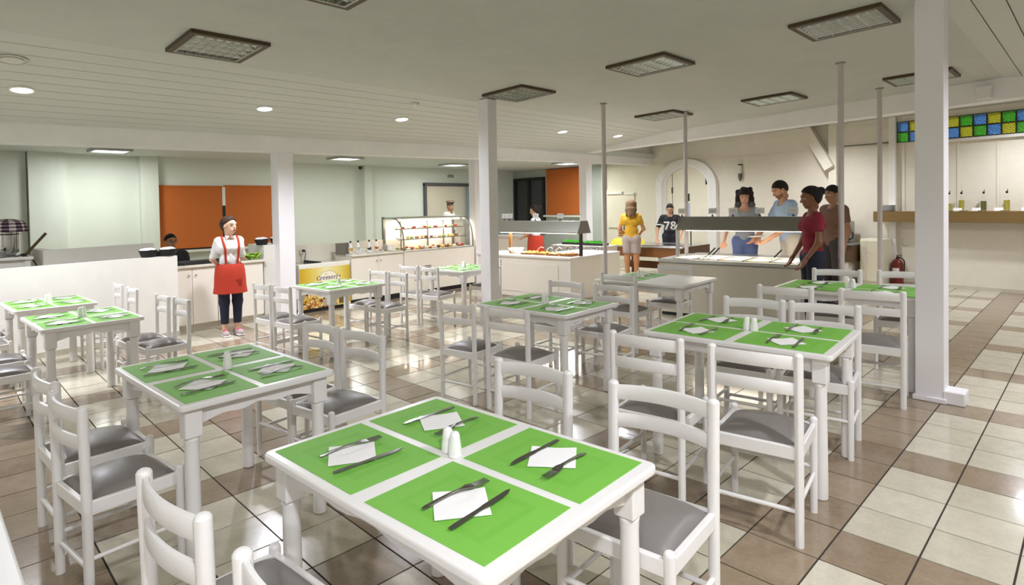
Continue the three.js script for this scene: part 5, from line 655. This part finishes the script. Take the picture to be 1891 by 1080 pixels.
  // clothing: shells around the same bones, cut at neckline, cuffs and hems
  const off = fem ? 0.009 : 0.012, shirtBase = uni([...torso, ...upper, ...(o.sleeve === 'long' ? fore : [])], 0.03), nk = U([0, 1.44, 0.02]), hem = (o.shirtHem ?? 0.9) + dy, sx = o.sleeveEnd ?? 0.62;
  const inv = q => { const y = q[1] - dy - 0.95, z = q[2]; return [q[0], 0.95 + y * cl + z * sl, -y * sl + z * cl]; };
  const cutArm = arms.map(({ s, el }) => { const sh = U([s * shX, 1.37, -0.01]), d = V(...el).sub(V(...sh)), L = d.length(); d.divideScalar(L); return (x, y, z) => (x - sh[0]) * d.x + (y - sh[1]) * d.y + (z - sh[2]) * d.z - L * sx; });
  const torsoF = uni(torso, 0.03), upF = upper;
  const shirtF = (x, y, z) => { let d = shirtBase(x, y, z) - off; if (o.sleeve !== 'long') { let t = torsoF(x, y, z) - off; for (let i = 0; i < 2; i++) t = smin(t, Math.max(upF[i](x, y, z) - off - 0.003, cutArm[i](x, y, z)), 0.02); d = t; } const n = neckHole(x, y, z); d += 0.0035 * Math.sin(y * 48 + x * 22) * Math.sin(z * 34 + x * 27 + y * 9); return Math.max(d, hem - y, -n); };
  const neckHole = (x, y, z) => Math.hypot(x - nk[0], (y - nk[1]) * 0.9, z - nk[2]) - (o.neckR ?? 0.075);
  part(P, 'shirt', surfaceNets(shirtF, LO, HI, o.cell ?? 0.018), cloth(o.shirt), o.shirtLabel);
  if (o.bottom) {
    const end = (o.bottomEnd ?? 0.1), k = o.bottomLoose ?? 0.012;
    const bf = uni([pel, waist, ...legs], 0.035);
    part(P, o.bottomName ?? 'trousers', surfaceNets((x, y, z) => Math.max(bf(x, y, z) - k * (seat ? 1 : 1 + Math.max(0, 0.95 - y) * (o.flare ?? 0)), end - y, y - 1.0 - dy), LO, HI, o.cell ?? 0.018), cloth(o.bottom));
  }
  if (o.shoe) { const sf = feet.map(F => surfaceNets((x, y, z) => Math.max(F(x, y, z) - 0.012, y - 0.085, -y), [-0.25, -0.01, -0.3], [0.25, 0.12, seat ? 0.65 : 0.4], 0.01)); sf.forEach(g => part(P, 'shoe', g, cloth(o.shoe))); }
  P.userData.fig = undefined; delete P.userData.fig;
  return { P, U, D, uniTorso: torsoF, LO, HI, pel, waist, legs, HM };
}
{
  // waitress with red apron before the cupboards
  const w = person({ label: 'person in white shirt and red apron with braces, hands behind the back, pink trainers', pos: [-8.45, 0, -2.94], h: 1.6, cell: 0.013, headSize: 1.12, turn: 1.5, female: true, skin: 0xe2b79a, hair: 0x3a2416, style: 'pony', headYaw: 0.5, armL: [[0.205, 1.11, -0.11], [0.07, 0.95, -0.17]], armR: [[-0.205, 1.11, -0.11], [-0.07, 0.95, -0.17]], shirt: 0xf3f3f5, sleeveEnd: 0.95, shirtHem: 0.98, bottom: 0x20243a, bottomEnd: 0.17, shoe: 0xb8a8a6, neckR: 0.07 });
  const P = w.P, red = cloth(0xb8371f);
  const skirt = lathe([[0.124, 1.04], [0.15, 0.98], [0.162, 0.86], [0.168, 0.72], [0.182, 0.62], [0.177, 0.62], [0.163, 0.72], [0.157, 0.86], [0.145, 0.98], [0.118, 1.04]], 36); { const q = skirt.attributes.position; for (let i = 0; i < q.count; i++) { q.setX(i, q.getX(i) * 1.06 + Math.sign(q.getX(i)) * 0.035 * Math.min(1, Math.abs(q.getX(i)) / 0.08)); q.setZ(i, q.getZ(i) * 1.0 + Math.sign(q.getZ(i)) * 0.012); } skirt.computeVertexNormals(); }
  const ap = part(P, 'apron', skirt, red, 'bright red half apron'); part(ap, 'pocket', box(0.13, 0.09, 0.008, 0.05, 0.78, 0.171, 0.003), cloth(0x9e2c16));
  for (const s of [-1, 1]) part(P, 'brace', tube([V(s * 0.075, 1.0, 0.105), V(s * 0.085, 1.15, 0.118), V(s * 0.095, 1.28, 0.135), V(s * 0.105, 1.38, 0.07), V(s * 0.1, 1.435, 0.0), V(s * 0.08, 1.36, -0.09), V(s * 0.05, 1.05, -0.105)], 0.017, 30, 6), red);
  part(P, 'collar', [-1, 1].map(s => extr([[0, 0], [s * 0.06, 0.015], [s * 0.045, -0.045]], 0.006).rotateX(-0.5).translate(s * 0.012, 1.435, 0.065)), cloth(0xf6f6f8));
  part(P, 'shoe_patch', [-1, 1].map(s => box(0.06, 0.03, 0.09, s * 0.094, 0.075, 0.04, 0.01)), cloth(0xd0567a), 'pink laces');
  part(P, 'shoe_sole', [-1, 1].map(s => box(0.095, 0.02, 0.25, s * 0.093, 0.012, 0.04, 0.01)), M.paper);
  // bespectacled man seated behind the half wall
  person({ label: 'person with glasses and short dark hair seated behind the bread baskets', pos: [-10.85, 0, -2.86], h: 1.76, turn: 1.35, skin: 0xc08a66, hair: 0x0e0c0c, style: 'short', glasses: true, seated: true, headYaw: 0.35, shirt: 0x26282e, bottom: 0x22242c, shoe: 0x18181a });
  const st = thing('stool', 'dark round stool under the person with glasses', 'stool', [-10.85, 0, -2.8]); part(st, 'seat', cyl(0.15, 0.15, 0.03, 0, 0.36, 0, 20), M.black); for (const [x, z] of [[1, 1], [1, -1], [-1, 1], [-1, -1]]) part(st, 'leg', bar(V(x * 0.09, 0.36, z * 0.09), V(x * 0.13, 0, z * 0.13), 0.012), M.darkmetal);
  // girl in yellow
  person({ label: 'person with long fair hair in yellow t-shirt and pale shorts at the wooden buffet', pos: [-7.02, 0, -10.5], h: 1.78, turn: -2.65, female: true, skin: 0xc98f62, hair: 0x73573a, style: 'long', headPitch: 0.3, armL: [[0.24, 1.12, 0.03], [0.15, 1.02, 0.22]], armR: [[-0.24, 1.12, 0.03], [-0.15, 1.02, 0.22]], shirt: 0xd6a52c, shirtHem: 0.88, bottom: 0xb9aaa4, bottomEnd: 0.63, bottomLoose: 0.014, flare: 1.2, bottomName: 'shorts', shoe: 0x6a5a50 });
  // boy with numbered jersey
  const b = person({ label: 'person in black jersey with large white number behind the wooden buffet', pos: [-7.42, 0, -12.75], h: 1.68, turn: 0.5, skin: 0xc99a78, hair: 0x15110f, style: 'short', headPitch: 0.45, armR: [[-0.3, 1.1, 0.04], [-0.3, 0.88, 0.14]], armL: [[0.29, 1.1, 0.05], [0.24, 0.92, 0.2]], shirt: 0x17171b, shirtHem: 0.86, sleeveEnd: 0.9, bottom: 0x2a2c34, bottomLoose: 0.02, shoe: 0x222222, neckR: 0.07 });
  const font = await new FontLoader().loadAsync('fonts/droid/droid_sans_bold.typeface.json');
  const tg = new TextGeometry('78', { font, size: 0.2, depth: 0.012, curveSegments: 6 }); tg.computeBoundingBox(); tg.translate(-(tg.boundingBox.max.x + tg.boundingBox.min.x) / 2, 1.08, 0.112); { const q = tg.attributes.position; for (let i = 0; i < q.count; i++) { const x = q.getX(i), y = q.getY(i); q.setZ(i, q.getZ(i) + 0.006 - 1.3 * x * x - (y < 1.15 ? (1.15 - y) * 0.25 : 0)); } tg.computeVertexNormals(); }
  part(b.P, 'number', tg, cloth(0xe4e2dc), 'white jersey number');
  part(b.P, 'sleeve_band', [-1, 1].map(s => new THREE.TorusGeometry(0.062, 0.013, 8, 20).rotateX(Math.PI / 2).translate(s * 0.255, 1.2, 0.02)), cloth(0xe4e2dc));
  // couple behind the steam counter
  person({ label: 'person with dark curly hair in grey and white top looking down behind the steam counter', pos: [-4.28, 0, -9.78], h: 1.92, turn: 0.35, female: true, skin: 0xd3a084, hair: 0x1d1310, style: 'curly', headPitch: 0.45, armR: [[-0.25, 1.1, 0.05], [-0.28, 0.92, 0.22]], armL: [[0.24, 1.1, 0.05], [0.2, 0.97, 0.2]], shirt: 0x9aa0ac, sleeveEnd: 0.45, shirtHem: 0.92, bottom: 0x5a6a9a, shoe: 0x333333, neckR: 0.095 });
  person({ label: 'person with short dark hair in light blue t-shirt leaning over with a white plate', pos: [-3.56, 0, -9.85], h: 2.04, turn: -0.75, skin: 0xc79474, hair: 0x1c1512, style: 'short', beard: true, lean: 0.2, headPitch: 0.5, armR: [[-0.26, 1.1, 0.2], [-0.16, 0.92, 0.42]], armL: [[0.27, 1.08, 0.18], [0.18, 0.92, 0.4]], shirt: 0xa9c4e4, shirtHem: 0.88, bottom: 0xc9c2b8, shoe: 0x4a4038 });
  // moving guests, built at rest
  person({ label: 'person in maroon top and dark jeans with dark hair beside the steel pole', pos: [-2.54, 0, -7.74], h: 1.86, turn: -0.9, female: true, skin: 0x8a5b40, hair: 0x14100e, style: 'bun', headPitch: 0.2, armR: [[-0.23, 1.1, 0.02], [-0.2, 0.9, 0.15]], armL: [[0.23, 1.1, 0.02], [0.2, 0.9, 0.15]], shirt: 0x8c2434, sleeveEnd: 0.6, shirtHem: 0.86, bottom: 0x23283a, shoe: 0x2a2426 });
  person({ label: 'person with black hair in a brown striped top behind the shopper in maroon', pos: [-3.02, 0, -10.15], h: 1.93, turn: -0.6, skin: 0xa47a5c, hair: 0x1a1714, style: 'short', headPitch: 0.25, shirt: 0x7a5a4a, shirtHem: 0.86, bottom: 0x3a3434, shoe: 0x2a2a2a });
  // waitress behind the white buffet counter, chef by the exit door
  const v = person({ label: 'person in white shirt and red apron behind the white buffet counter hood', pos: [-8.95, 0, -9.62], h: 1.7, turn: -1.2, female: true, skin: 0xd8aa8c, hair: 0x241812, style: 'bun', headPitch: 0.25, armR: [[-0.23, 1.1, 0.08], [-0.15, 1.02, 0.25]], armL: [[0.23, 1.1, 0.08], [0.15, 1.0, 0.25]], shirt: 0xefeff1, sleeveEnd: 0.9, shirtHem: 0.96, bottom: 0x20243a, shoe: 0x4a4444 });
  part(v.P, 'apron', skirt.clone(), red, 'bright red half apron');
  person({ label: 'person in a dark cap and pale jacket by the exit door', pos: [-14.0, 0, -11.25], h: 1.83, turn: 1.9, skin: 0x9a7258, hair: 0x2c241e, style: 'hat', hatColor: 0x5a4c40, headPitch: 0.1, shirt: 0xd9d6cf, sleeve: 'long', shirtHem: 0.8, bottom: 0x4a4a4e, shoe: 0x222222 });
}
renderer.render(scene, camera);
